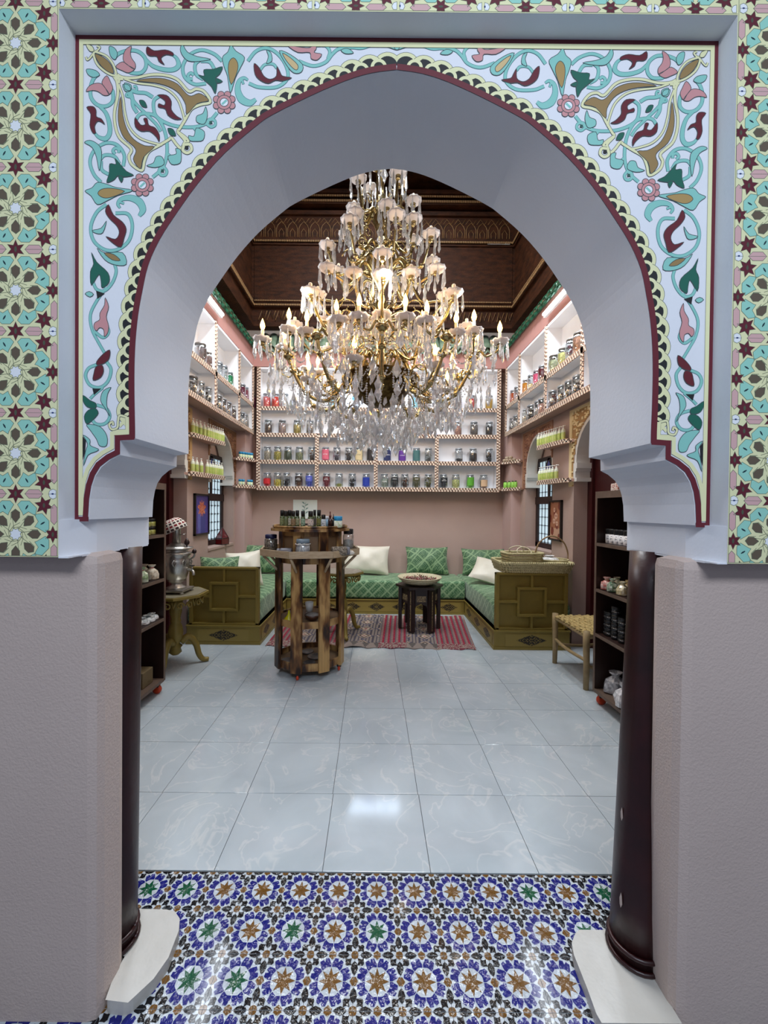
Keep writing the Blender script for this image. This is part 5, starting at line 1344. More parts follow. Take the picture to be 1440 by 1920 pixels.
# gold tripod side tables
def gold_table(x, y, h, r, label, ph=0, top=M_gold):
    o = thing('tripod_table', label, 'table', (x, y, .016 if y > 4.3 else 0), ph)
    MB().prism(octa(r), h-.028, h-.006, 0, 'Z').build('tabletop', M_gold, o); MB().prism(octa(r*.93), h-.006, h, 0, 'Z').build('top_inset', top, o)
    k_ = h/.62
    MB().lathe([(.03, .10*k_), (.055, .12*k_), (.045, .15*k_), (.06, .17*k_), (.035, .19*k_), (.06, .23*k_), (.066, .29*k_), (.055, .34*k_), (.04, .37*k_), (.05, .38*k_), (.04, .40*k_), (.055, .46*k_), (.05, .5*k_), (.08, h-.03)], 22).build('column', M_gold, o)
    for k in range(3):
        a = 2*pi*k/3+.5
        pts = crom([(.045, 0, .20*k_), (.11, 0, .235*k_), (.17, 0, .17*k_), (.20, 0, .075*k_), (.235, 0, .03), (.285, 0, .02)], 5); n = len(pts)
        MB().tube(pts, [.034-.014*i/n for i in range(n)], 9).build('leg', M_gold, o, rot=(0, 0, a))
    for k in range(8):
        a = pi/4*k+pi/8; m = MB()
        for j in (-1, 1):
            c = Vector((r*.80, j*.052, h-.085)); m.tube([c+Vector((0, j*.034*cos(t*.7)*(1-t/14), .034*sin(t*.7)*(1-t/14))) for t in range(12)], .009, 6)
        m.tube([(r*.80, -.02, h-.03), (r*.80, 0, h-.10), (r*.80, .02, h-.03)], .010, 6)
        m.build('scroll_bracket', M_gold, o, rot=(0, 0, a))
    return o
f_ = PZ(312, 1252); f2 = PZ(372, 1234)
gx, gy = PY(325, 1200, 3.62).x, 3.66
GH = PY(340, 1122, gy-.26).z
gold_table(gx, gy, GH, .285, 'gold carved tripod table carrying the samovar', .0, mat('worn table top', '#77705a', .4, n=.6, ns=9, c2='#8f8a78'))
g2 = PZ(655, 1178)
gold_table(PY(640, 1150, 4.55).x, 4.62, PY(660, 1079, 4.4).z, .25, 'gold octagonal tripod table half hidden behind the display cart', .3, mat('pale inlaid top', '#a59f90', .4, n=.6, ns=30, c2='#5b5346'))
# ================================================================ samovar with its felt hat
M_sil = mat('tarnished silver', '#cbc9c2', .3, .9, n=.6, ns=8, c2='#8a8780', bump=.1)
M_wk = mat('turned dark wood knob', '#2a1714', .4)
zt_ = GH; sm = thing('samovar', 'tarnished silver samovar on the gold tripod table', 'samovar', (gx+.015, gy-.02, zt_))
def zz(v): return PY(335, v, gy).z-zt_
MB().box(-.115, .115, -.115, .115, .02, .04, bev=.008).build('plinth', M_sil, sm)
for sx in (-1, 1):
    for sy in (-1, 1): MB().lathe([(.012, 0), (.02, .006), (.012, .02)], 10, c=(sx*.095, sy*.095, .001)).build('foot', M_sil, sm)
pf = [(.09, .04), (.085, zz(1090)), (.05, zz(1084)), (.045, zz(1077)), (.085, zz(1068)), (.075, zz(1063)), (.10, zz(1052)), (.115, zz(1042)), (.120, zz(1030)), (.112, zz(1024)), (.128, zz(1019)), (.130, zz(1016)), (.10, zz(1010)), (.125, zz(1006)), (.13, zz(1003)), (.07, zz(997)), (.06, zz(994)), (.045, zz(989))]
hh_ = .47
pf = [(.085, .04), (.08, .052), (.045, .075), (.045, .09), (.078, .11), (.072, .12), (.085, .13), (.112, .20), (.128, .27), (.125, .30), (.112, .335), (.13, .355), (.133, .362), (.105, .375), (.10, .395), (.142, .405), (.143, .412), (.08, .43), (.06, .445), (.042, .455)]
MB().lathe(pf, 32).build('body', M_sil, sm)
MB().lathe([(.036, .45), (.034, .58), (.038, .585), (.038, .60)], 18).build('chimney', M_sil, sm)
f = MB()
for k in range(10): a = 2*pi*k/10; f.tube([(.127*cos(a)+.0, .127*sin(a), .25), (.133*cos(a+.13), .133*sin(a+.13), .28), (.128*cos(a), .128*sin(a), .31), (.133*cos(a-.13), .133*sin(a-.13), .28), (.127*cos(a), .127*sin(a), .25)], .006, 5)
f.build('embossed_petals', M_sil, sm)
MB().tube(crom([(.11, -.02, .22), (.16, -.05, .215), (.185, -.065, .20), (.19, -.07, .17)], 4), .012, 8).tube([(.17, -.055, .215), (.17, -.055, .25)], .007, 6).box(.145, .195, -.062, -.048, .25, .262).build('tap', M_sil, sm)
for s_ in (1, -1):
    MB().tube(crom([(s_*.12, 0, .30), (s_*.16, 0, .33), (s_*.165, 0, .36), (s_*.14, 0, .37)], 4), .009, 7).build('handle', M_sil, sm); MB().lathe([(.005, 0), (.018, .012), (.02, .03), (.008, .045)], 12, c=(s_*.165, 0, .355)).build('wooden_grip', M_wk, sm)
MB().lathe([(.006, 0), (.006, .03), (.02, .04), (.024, .06), (.014, .08), (.005, .095)], 14, c=(.105, -.02, .405)).build('lid_knob', M_wk, sm)
MB().tube([(.036, -.02, .53), (.085, -.02, .535)], .004, 6).tube([(.085, -.02, .535), (.09, -.02, .545)], .004, 6).build('damper_key', M_sil, sm)
hat = MB()
def hatp(u, v):
    a = u*2*pi; t = v*pi/2; r = .108*cos(t*.97)**.75 if v < 1 else .004; return (r*cos(a), r*sin(a), .115*sin(t))
def hatc(u, v):
    if v > .9: return '#7d1f24'
    a = (u*16) % 1-.5; b = (v*6) % 1-.5
    return '#d8d2c6' if max(abs(a), abs(b)) > .28 and not (abs(a) > .42 and abs(b) > .42) else ('#7a1a22' if int(v*6) % 2 or v > .6 else '#3a2a2a')
hat.grid(hatp, 96, 36, 0, True, col=hatc)
o = hat.build('felt_hat', vmat('crocheted wool', .95, .6, 120), None, (gx+.012, gy-.02, zt_+.568), (R(8), R(-24), 0)); o.modifiers.new('s', 'SOLIDIFY').thickness = .008; tag(o, 'red and white crocheted cap perched on the samovar chimney', 'cap')
# ================================================================ display cart
def scorch():
    m, nt, b = node_mat('scorched pine'); N = nt.nodes; L = nt.links; b.inputs['Roughness'].default_value = .4
    tc = N.new('ShaderNodeTexCoord'); mp = N.new('ShaderNodeMapping'); mp.inputs['Scale'].default_value = (1, 1, .32); L.new(tc.outputs['Object'], mp.inputs[0])
    no = N.new('ShaderNodeTexNoise'); no.inputs['Scale'].default_value = 9; no.inputs['Detail'].default_value = 3; L.new(mp.outputs[0], no.inputs[0])
    r = N.new('ShaderNodeValToRGB'); e = r.color_ramp.elements; e[0].position = .40; e[0].color = (*lin('#2c160a'), 1); e[1].position = .58; e[1].color = (*lin('#c8a165'), 1); k = e.new(.48); k.color = (*lin('#7c5228'), 1)
    L.new(no.outputs[0], r.inputs[0]); mp2 = N.new('ShaderNodeMapping'); mp2.inputs['Scale'].default_value = (1, 1, .03); L.new(tc.outputs['Object'], mp2.inputs[0])
    n2 = N.new('ShaderNodeTexNoise'); n2.inputs['Scale'].default_value = 90; L.new(mp2.outputs[0], n2.inputs[0])
    mx = N.new('ShaderNodeMixRGB'); mx.blend_type = 'MULTIPLY'; mx.inputs[0].default_value = .5; L.new(r.outputs[0], mx.inputs[1]); L.new(n2.outputs[0], mx.inputs[2]); L.new(mx.outputs[0], b.inputs['Base Color']); return m
M_sc = scorch(); M_pine = mat('pale pine rim', '#b9a587', .5, n=.5, ns=20, c2='#927a58', stretch=(1, 1, 6))
M_ply = mat('plywood panel', '#7d6347', .6, n=.4, ns=9, c2='#655038'); M_caster = mat('orange caster', '#c8401c', .4)
bc = PZ(583, 1277, 0); KX, KY = PY(580, 1200, bc.y+.27).x, bc.y+.29; RC = .305
kz = lambda v, dy=0: PY(580, v, KY+dy).z
cart = thing('display_cart', 'octagonal scorched pine display cart on casters with a projecting tray', 'cart', (KX, KY, 0), R(10))
zb0, zb1, zm, ztr, zu = .065, .14, kz(1172, -.28), kz(1048, -.45), kz(990, -.3)
for k in range(8):
    a = -pi/2+pi/8+k*pi/4; T = Matrix.Translation((RC*cos(a), RC*sin(a), 0)) @ Matrix.Rotation(a, 4, 'Z')
    MB().box(-.012, .012, -.05, .05, zb0, ztr, 0, T, bev=.003).build('post', M_sc, cart)
    b = -pi/2+k*pi/4; T = Matrix.Translation((RC*cos(pi/8)*cos(b), RC*cos(pi/8)*sin(b), 0)) @ Matrix.Rotation(b, 4, 'Z')
    for z0_, z1_ in ((zb0+.01, zb1), (zm-.035, zm+.025), (ztr-.07, ztr-.01)): MB().box(-.010, .006, -.10, .10, z0_, z1_, 0, T, bev=.003).build('rail', M_sc, cart)
    # slanting braces under the tray, tray rim boards, upper cupboard
    MB().tube([Vector((RC*cos(a), RC*sin(a), ztr-.14)), Vector(((RC+.13)*cos(a), (RC+.13)*sin(a), ztr-.005))], .012, 5).build('brace', M_pine, cart)
    rt = .455; T = Matrix.Translation((rt*cos(pi/8)*cos(b), rt*cos(pi/8)*sin(b), 0)) @ Matrix.Rotation(b, 4, 'Z'); w_ = rt*sin(pi/8)
    MB().prism([(-w_, ztr), (w_, ztr), (w_+.008, ztr+.055), (-w_-.008, ztr+.055)], -.006, .012, 0, 'X', T=T).build('tray_rim', M_pine, cart)
    T = Matrix.Translation((.275*cos(a), .275*sin(a), 0)) @ Matrix.Rotation(a, 4, 'Z'); MB().box(-.01, .012, -.045, .045, ztr+.01, zu-.03, 0, T, bev=.003).build('upper_post', M_sc, cart)
    T = Matrix.Translation((.275*cos(pi/8)*cos(b), .275*cos(pi/8)*sin(b), 0)) @ Matrix.Rotation(b, 4, 'Z'); MB().box(-.012, -.002, -.11, .11, ztr+.01, zu-.03, 0, T).build('upper_panel', M_ply, cart)
    MB().box(-.006, .010, -.07, .07, zu-.075, zu-.03, 0, T, bev=.003).build('upper_rail', M_sc, cart)
MB().prism(octa(RC-.012), zb0+.01, zb0+.025, 0, 'Z').build('bottom_shelf', M_ply, cart); MB().prism(octa(RC-.012), zm-.01, zm+.005, 0, 'Z').build('middle_shelf', M_ply, cart)
MB().prism(octa(.455), ztr-.004, ztr+.008, 0, 'Z').build('tray_board', M_pine, cart)
def scal(r, n=8): return [(r*(1-.045*abs(sin(4*t*pi*2/64+0)))*cos(t*2*pi/64+pi/8), r*(1-.045*abs(sin(4*t*2*pi/64)))*sin(t*2*pi/64+pi/8)) for t in range(64)]
MB().prism(scal(.37), zu-.032, zu-.012, 0, 'Z').build('top_board', M_sc, cart); MB().prism(scal(.345), zu-.012, zu+.0, 0, 'Z').build('top_board', M_sc, cart)
rm = MB(); P = scal(.345); rm.tube([(x, y, zu+.006) for x, y in P+[P[0]]], .009, 5); rm.build('top_bead', M_sc, cart)
for k in range(4):
    a = -pi/2+R(-22)+k*pi/2; c = (RC*.93*cos(a), RC*.93*sin(a))
    o = MB().lathe([(.018, 0), (.024, .006), (.024, .016), (.018, .022)], 14, T=Matrix.Translation((c[0]-.011, c[1], .0245)) @ Matrix.Rotation(pi/2, 4, 'Y')).build('caster', M_caster, cart)
    MB().box(c[0]-.02, c[0]+.02, c[1]-.014, c[1]+.014, .036, zb0+.012, bev=.004).build('caster_fork', M_blackplastic, o)
# ---------------------------------------------------------------- bottles
def multi(name, label, cat, loc, parts, rz=0, group=None):
    """a small turned object: parts = (part name, profile, material[, segments])"""
    o = thing(name, label, cat, loc, rz, group)
    for p in parts:
        key = ('mp',)+tuple(map(str, p))
        if key not in CACHE: CACHE[key] = MB().lathe(p[1], p[3] if len(p) > 3 else 14).mesh(p[0], [p[2]])
        link(p[0], CACHE[key], o)
    return o
def pm_(c, r=.4): return mat('plastic '+c, c, r)
UT = zu+.001
def ktop(u, v, dy, z=None):
    p = PY(u, v, KY+dy); return (p.x, KY+dy, UT if z is None else z)
def oil(u, dy, lab, h=.115, r=.02, cap='#0d0d0f', body='#4d5a34', label='#b9b48f', word=None):
    o = multi('cosmetic_bottle', lab, 'bottle', ktop(u, 975, dy), [('glass_body', [(r*.95, 0), (r, .004), (r, h*.6), (r*.8, h*.66)], mat('bottle '+body, body, .2)), ('cap', [(r*.82, h*.66), (r*.84, h), (r*.7, h+.002)], pm_(cap)),
        ('paper_label', [(r*1.02, h*.1), (r*1.03, h*.12), (r*1.03, h*.5), (r*1.02, h*.52)], mat('paper '+label, label, .5, n=.8, ns=120, c2='#4a4a3a', thr=(.5, .6)))])
    return o
for i, (u, dy, lab, kw) in enumerate((
    (529, -.12, 'black-capped oil bottle with green label, leftmost on top of the cart', dict(label='#8c9a6a', h=.145)),
    (536, -.18, 'black-capped oil bottle with dark green label second from left on the cart top', dict(label='#5d6b48', h=.14)),
    (543, -.12, 'black-capped oil bottle with white round label third from left on the cart top', dict(label='#d4cfc0', h=.145)),
    (550, -.18, 'black-capped oil bottle with brown label fourth from left on the cart top', dict(label='#8c7558', h=.14)),
    (557.5, -.13, 'black-capped oil bottle with pale olive label fifth from left on the cart top', dict(label='#a8a884', h=.145)),
    (568, -.18, 'black-capped bottle with mint green label in the middle of the cart top', dict(label='#8fb09a', h=.14)),
    (582.5, -.20, 'black-capped bottle with large round white label in the middle of the cart top', dict(label='#d9cfc8', h=.14, r=.025)),
    (590, -.08, 'slim dark bottle behind the round-labelled one on the cart top', dict(label='#57534a', h=.15, r=.015)),
    (598, -.14, 'tall black-capped bottle of olive oil on the cart top', dict(label='#7b7a3a', h=.15, r=.021)),
    (606.5, -.20, 'short square-shouldered black-capped bottle with white and blue label on the cart top', dict(label='#c8d4de', body='#b9c6cf', h=.11, r=.021)))): oil(u, dy, lab, **kw)
multi('dropper_bottle', 'brown glass dropper bottle beside the blue-lidded pot on the cart top', 'bottle', ktop(619, 975, -.13), [('glass_body', [(.017, 0), (.018, .06), (.009, .078), (.009, .088)], mat('amber glass', '#3a1c14', .15)), ('dropper', [(.011, .088), (.011, .105), (.006, .108), (.006, .135), (.002, .14)], pm_('#5a2019'))])
multi('dropper_bottle', 'small black dropper bottle behind the blue-lidded pot on the cart top', 'bottle', ktop(625, 975, -.06), [('glass_body', [(.014, 0), (.015, .055), (.008, .07)], pm_('#1d1a1c')), ('dropper', [(.009, .07), (.009, .085), (.004, .09), (.003, .115)], M_blackplastic)])
multi('cream_pot', 'white pot with bright blue lid at the right end of the cart top', 'pot', ktop(634, 975, -.17), [('pot_body', [(.034, 0), (.036, .004), (.036, .06)], mat('printed pot', '#dde3d2', .4, n=.6, ns=40, c2='#8fb06a', thr=(.55, .6)), 24), ('lid', [(.0365, .06), (.037, .096), (.034, .099)], pm_('#2f9bd0'), 24)])
multi('cream_pot', 'pale blue plastic pot behind the dropper bottle on the cart top', 'pot', ktop(612, 975, -.06), [('pot_body', [(.02, 0), (.022, .07)], pm_('#9cc3dc'), 18), ('lid', [(.0225, .07), (.022, .095)], pm_('#e8eef2'), 18)])
# on the tray
ZT_ = ztr+.009
def ktray(u, dy): return (PY(u, 1030, KY+dy).x, KY+dy, ZT_)
M_pot = mat('dried blossom filling', '#5d5348', .8, n=.9, ns=70, c2='#a39a88', thr=(.45, .6))
def tray_jar(u, dy, r, h, lidc, lab, fillm=M_pot, fh=.7, bow=False):
    o = multi('storage_jar', lab, 'jar', ktray(u, dy), [('contents', [(r*.9, .004), (r*.93, h*fh), (r*.3, h*fh+.01)], fillm, 20), ('glass_body', [(r*.92, 0), (r, .012), (r, h*.72), (r*.82, h*.8)], M_glass, 22), ('lid', [(r*.86, h*.78), (r*.9, h*.8), (r*.9, h*.97), (r*.8, h)], pm_(lidc), 22)])
    if bow:
        b = MB()
        for s_ in (-1, 1): b.tube([(0, -r*1.03, h*.72), (s_*.025, -r*1.08, h*.78), (s_*.04, -r*1.05, h*.70), (0, -r*1.04, h*.70)], .006, 5, flat=.4); b.tube([(0, -r*1.04, h*.71), (s_*.012, -r*1.08, h*.4), (s_*.02, -r*1.06, h*.15)], .007, 5, flat=.4)
        b.tube([(r*1.0*cos(t*pi/12), r*1.0*sin(t*pi/12), h*.72) for t in range(25)], .004, 5); b.build('ribbon_bow', pm_('#d8d8d4', .7), o)
    return o
tray_jar(508, -.05, .058, .16, '#20264f', 'squat jar of dried blossom with navy blue lid at the left of the cart tray')
tray_jar(568, -.36, .062, .145, '#6f8290', 'jar with slate blue lid and white ribbon bow at the front of the cart tray', mat('white crystals', '#c9cdd0', .5, n=.5, ns=60), bow=True)
tray_jar(653, .0, .05, .215, '#131318', 'tall clear jar with black knobbed lid at the right of the cart tray', mat('pale beads', '#b4b4ae', .5, n=.6, ns=60, c2='#77756e'), .5)
def lying(name, lab, u, dy, r, L_, c, a, cat, z=0):
    o = thing(name, lab, cat, (*ktray(u, dy)[:2], ZT_+r), a)
    T = Matrix.Rotation(pi/2, 4, 'Y')
    MB().lathe([(r*.9, -L_/2), (r, -L_/2+.01), (r, L_/2-.03), (r*.8, L_/2-.02)], 18, T=T).build('glass_body', c, o); MB().lathe([(r*.88, L_/2-.02), (r*.88, L_/2), (r*.8, L_/2+.004)], 18, T=T).build('lid', mat('grey lid', '#77787e', .5), o)
    return o
lying('storage_jar', 'grey-lidded jar lying on its side behind the front rim of the cart tray', 534, -.33, .033, .12, mat('smoky lid', '#6a6a72', .4), pi, 'jar')
lying('storage_jar', 'jar of brown pods lying on its side with a white tag on the cart tray', 638, -.29, .04, .15, M_pot, .3, 'jar')
tag(MB().lathe([(.001, 0), (.022, .004), (.028, .02), (.015, .036), (.002, .04)], 10, sx=1.4).build('sea_shell', mat('white shell', '#dcd8cc', .4), None, ktray(657, -.22)), 'small white shell on the cart tray rim below the tall jar', 'shell')
tag(MB().lathe([(.001, 0), (.018, .004), (.02, .02), (.001, .034)], 6, sx=1.5).build('tied_tag', pm_('#e4e4e0'), None, ktray(549, -.36)), 'crumpled white ribbon scrap beside the lying grey jar on the cart tray', 'ribbon')
# inside the cart
def kin(u, dy, z): return (PY(u, 1150, KY+dy).x, KY+dy, z)
multi('funnel', 'small bright yellow plastic funnel on the cart middle shelf', 'funnel', kin(542, -.16, zm+.006), [('cone', [(.048, 0), (.046, .012), (.014, .05), (.006, .09)], mat('yellow plastic', '#c8c21a', .35), 24)])
multi('cup', 'white plastic cup standing on the cart middle shelf', 'cup', kin(580, -.02, zm+.006), [('cup_wall', [(.030, .04), (.038, .13), (.035, .13), (.028, .045)], pm_('#b9b9b6'), 24), ('foot', [(.028, 0), (.03, .04)], pm_('#b9b9b6'), 24)])
multi('bowl', 'brown wooden bowl of stones on the cart middle shelf', 'bowl', kin(586, -.16, zm+.006), [('bowl_wall', [(.03, 0), (.06, .025), (.075, .055), (.07, .055), (.02, .02)], mat('olive wood', '#4a2c1c', .4), 24), ('stones', [(.068, .05), (.04, .062), (.005, .066)], mat('grey stones', '#8a8580', .6, n=.8, ns=60), 16)])
multi('bowl', 'grey shell dish behind the yellow funnel on the cart middle shelf', 'bowl', kin(552, .02, zm+.006), [('dish', [(.03, 0), (.065, .03), (.06, .03), (.02, .01)], mat('grey shell', '#7c766e', .5), 20)])
for i, (u, dy, r, lab) in enumerate(((540, -.12, .06, 'silvery saucer stacked at the left of the cart bottom shelf'), (556, .05, .05, 'silvery saucer at the back left of the cart bottom shelf'), (581, -.17, .055, 'metal dish nearest the front of the cart bottom shelf'), (592, -.02, .075, 'large dark metal plate leaning in the cart bottom shelf'), (577, .1, .06, 'round tin dish at the back of the cart bottom shelf'))):
    multi('dish', lab, 'dish', kin(u, dy, zb0+.026), [('rim', [(r*.5, 0), (r*.8, .01), (r, .022), (r*.96, .026), (r*.5, .008), (.004, .007)], mat('pewter', '#7f7c7c', .35, .8, n=.5, ns=20), 26)])
# white leaf-print card on the back wall
p = PY(572, 950, 6.28); o = thing('leaf_print', 'white card with a green leaf sprig on the back wall above the cart', 'print', (p.x, 6.292, PY(572, 937, 6.28).z))
MB().box(-.19, .19, -.006, .004, -.30, 0).build('card', pm_('#dfe6e2', .6), o)
lf = MB(); lf.tube([(0, -.008, -.28), (-.01, -.008, -.15), (.01, -.008, -.04)], .003, 5)
for k in range(7):
    z = -.25+k*.03; s_ = 1 if k % 2 else -1; lf.prism([(0, z), (s_*.03, z+.012), (s_*.055, z+.035), (s_*.025, z+.035)], -.009, -.0075)
lf.build('leaf_sprig', mat('sage ink', '#6d8f86', .6), o)
ORD = ('first', 'second', 'third', 'fourth', 'fifth', 'sixth', 'seventh', 'eighth', 'ninth', 'tenth', 'eleventh', 'twelfth', 'thirteenth', 'fourteenth')
# ================================================================ OPEN RACKS either side
M_wal = mat('dark walnut board', '#2c1812', .45, n=.6, ns=6, c2='#140a08', stretch=(2, 2, .3))
M_edge = mat('worn grey-brown edge', '#6a574a', .55, n=.5, ns=14, c2='#4a3a30')
def rack(side, uf, lv, ln, lab):
    p = PZ(uf, lv[-1], .10); X, Yf = p.x, p.y; s_ = 1 if side < 0 else -1      # s_: the way it faces
    zs_ = [PY(uf, v, Yf).z for v in lv]; zs_[-1] = .11; W = .34; Yn = Yf-ln
    o = thing('open_rack', lab, 'shelf', (X, 0, 0))
    MB().box(-s_*W, -s_*(W-.012), Yn, Yf, .09, zs_[0]).build('back_panel', M_wal, o)
    for y0, y1 in ((Yf-.02, Yf), (Yn, Yn+.02)):
        MB().box(-s_*W, -s_*.004, y0, y1, .09, zs_[0], bev=.002).build('side_panel', M_wal, o); MB().box(-s_*.004, 0, y0-.003, y1+.001, .09, zs_[0]).build('edge_band', M_edge, o)
    for k, z in enumerate(zs_):
        MB().box(-s_*(W-.01), -s_*.004, Yn+.02, Yf-.02, z-.022, z).build('shelf_board', M_edge if k == len(zs_)-1 else M_wal, o)
        MB().box(-s_*.004, 0, Yn+.02, Yf-.02, z-(.05 if k == 0 else .024), z).build('edge_band', M_edge, o)
    for x in (.04, W-.04):
        for y in (Yn+.05, Yf-.05):
            w_ = MB().lathe([(.02, 0), (.036, .006), (.036, .022), (.02, .028)], 16, T=Matrix.Translation((-s_*x, y-.014, .037)) @ Matrix.Rotation(-pi/2, 4, 'X')).build('caster', M_caster, o)
            MB().box(-s_*x-.02, -s_*x+.02, y-.018, y+.018, .055, .092, bev=.004).build('caster_fork', M_blackplastic, w_)
    return X, Yf, Yn, zs_, s_
LX, LYF, LYN, LZ, ls = rack(-1, 310, (907, 1001, 1083, 1157, 1272), .72, 'tall dark open rack on orange casters behind the left column')
RX, RYF, RYN, RZ, rs = rack(1, 1111, (922, 1017, 1102, 1185, 1291), .78, 'tall dark open rack on orange casters behind the right column')
def onrack(side, u, row, d=.07):
    X = (LX-d) if side < 0 else (RX+d); y = PX(u+(-9 if side < 0 else 12), 1000, X).y; return (X, min(y, (LYF if side < 0 else RYF)-.075), (LZ if side < 0 else RZ)[row]+.001)
# left rack goods
g = 'small olive jars stacked two high in the left rack'
for i, u in enumerate((284, 292, 300, 308)):
    for k in range(2):
        x, y, z = onrack(-1, u, 1)
        multi('cream_jar', 'olive black-lidded jar in the %s layer, %s from the column, left rack' % (('bottom', 'top')[k], ORD[i]), 'jar', (x, y, z+k*.062), [('jar_body', [(.024, 0), (.026, .003), (.026, .038)], mat('olive paper jar', '#8b8a3c', .5, n=.7, ns=60, c2='#c8c48a', thr=(.5, .6))), ('lid', [(.0265, .038), (.0265, .058), (.024, .06)], pm_('#16130f'))], group=g)
def bag(name, lab, cat, loc, w_, h_, c, c2, rz=0, tie=True, topc=None):
    """cellophane bag: puffed body gathered into a ruffled neck"""
    o = thing(name, lab, cat, loc, rz); m = MB(); n = 14; random.seed(int(w_*h_*1e6)+int(loc[1]*1e4))
    prof_ = [(.75, 0), (1, h_*.06), (1.02, h_*.35), (.85, h_*.6), (.35, h_*.78), (.28, h_*.82), (.55, h_*.95), (.6, h_)]; vs = []
    for r, z in prof_:
        for k in range(n): a = 2*pi*k/n; q = w_/2*r*(1+.10*random.uniform(-1, 1)+.12*abs(cos(2*a))); vs.append((q*cos(a), q*sin(a)*.8, z))
    m.add(vs, [(i*n+k, i*n+(k+1) % n, (i+1)*n+(k+1) % n, (i+1)*n+k) for i in range(len(prof_)-1) for k in range(n)]+[tuple(reversed(range(n)))], 0, False)
    m.build('bag_film', mat('film '+c, c, .18, n=.75, ns=38, c2=c2, thr=(.42, .58), coat=.4), o)
    if tie: MB().tube([(w_*.16*cos(t*pi/6), w_*.13*sin(t*pi/6), h_*.8) for t in range(13)], .003, 5).build('tie', pm_(topc or '#b52a35'), o)
    return o
for i, (u, c, c2, nm) in enumerate(((275, '#7f9a6a', '#dfe6d4', 'green and white'), (284, '#d8d3bb', '#8f9a6c', 'cream'), (293.5, '#e3dccb', '#b9a78c', 'white'), (303, '#b98a86', '#ead9d2', 'pink and red'))):
    bag('soap_bag', nm+' gift bag of soaps on the middle shelf of the left rack', 'bag', onrack(-1, u, 2, (.06, .13)[i % 2]), .085, .115, c, c2, .2*i)
for i, (u, c, nm, w_) in enumerate(((276, '#a9b0b0', 'crumpled silver foil packet nearest the column', .09), (286, '#8d9494', 'dull grey plastic packet', .10), (296, '#cdd3d2', 'shiny white packet', .09), (305, '#7f8a8c', 'blue-grey packet at the far end', .08))):
    bag('foil_packet', nm+' on the fourth shelf of the left rack', 'packet', onrack(-1, u, 3), w_, .05, c, '#f0f2f2', .5*i, tie=False)
x, y, z = onrack(-1, 273, 4, .12); tag(MB().box(-.07, .07, -.09, .05, 0, .12, bev=.006).box(-.072, .072, -.02, .02, .03, .035).build('cardboard_box', mat('kraft board', '#6b5a3c', .8, n=.4, ns=10), None, (x, y, z)), 'brown cardboard box on the bottom of the left rack', 'box')
for i, u in enumerate((270, 277, 284)):
    multi('small_bottle', ('white', 'pinkish', 'cream')[i]+' dark-capped bottle on top of the left rack', 'bottle', onrack(-1, u, 0, .08), [('bottle_body', [(.02, 0), (.021, .05), (.012, .06)], pm_(('#d9d2cc', '#c9a59c', '#cfc3a8')[i])), ('cap', [(.012, .06), (.012, .085), (.002, .088)], M_blackplastic)])
# right rack goods
def carton(u, d, i, c):
    x, y, z = onrack(1, u, 0, d); o = thing('small_carton', ('white', 'red-printed', 'cream', 'white and red', 'plain white')[i]+' little carton beside a black-capped bottle, '+('first', 'second', 'third', 'fourth', 'fifth')[i]+' along the right rack top', 'box', (x, y, z))
    MB().box(-.02, .02, -.022, .022, 0, .055, bev=.002).build('carton', mat('printed carton '+c, c, .5, n=.9, ns=90, c2='#a8322c', thr=(.54, .58)), o); MB().lathe([(.015, .003), (.016, .07), (.016, .092), (.001, .096)], 12, c=(.035, .0, 0)).build('capped_bottle', M_blackplastic, o)
for i, (u, d) in enumerate(((1140, .08), (1147, .05), (1155, .08), (1163, .05), (1171, .08))): carton(u, d, i, ('#e6e0d8', '#e2d5cc', '#e9e2cf', '#e8e4e0', '#eceae6')[i])
nm = ('leftmost', 'second', 'third', 'fourth', 'fifth', 'sixth')
for i, u in enumerate((1121, 1129.5, 1138, 1147, 1156, 1165.5)):
    o = multi('cosmetic_jar', nm[i]+' white-labelled black-lidded jar from the left on the right rack second shelf', 'jar', onrack(1, u, 1), [('jar_body', [(.026, 0), (.028, .004), (.028, .07)], mat('white label jar', '#e4e4e6', .4, n=.8, ns=70, c2='#5a6470', thr=(.58, .62)), 18), ('lid', [(.0285, .07), (.0285, .105), (.026, .108)], M_blackplastic, 18)])
for i, (u, c) in enumerate(((1174, '#b9627c'), (1182, '#e2ccd4'))):
    multi('spray_bottle', ('rose pink', 'pale pink')[i]+' bottle with white spray head on the second shelf of the right rack', 'bottle', onrack(1, u, 1, .07), [('bottle_body', [(.019, 0), (.021, .004), (.021, .085), (.01, .1)], mat('tinted label '+c, c, .4, n=.8, ns=70, c2='#8d2d4a', thr=(.5, .6))), ('spray_head', [(.011, .1), (.012, .125), (.006, .14)], pm_('#f0f0f0'))])
for i, (u, c, c2, d) in enumerate(((1122, '#b8554a', '#e9d8cc', 'red and white'), (1130, '#c9867e', '#f0e4da', 'salmon'), (1138, '#5d7d62', '#cfd8c8', 'green'), (1147, '#d8d8bf', '#8a9a70', 'pale cream'), (1157, '#ddd6bd', '#a9965a', 'ivory'), (1168, '#b89a50', '#e9dcae', 'golden'))):
    bag('soap_bag', d+' bag of soaps on the middle shelf of the right rack', 'bag', onrack(1, u, 2, (.055, .13)[i % 2]), .085, .095, c, c2, .3*i, topc='#c9c2a0')
g = 'black jars stacked in the right rack'
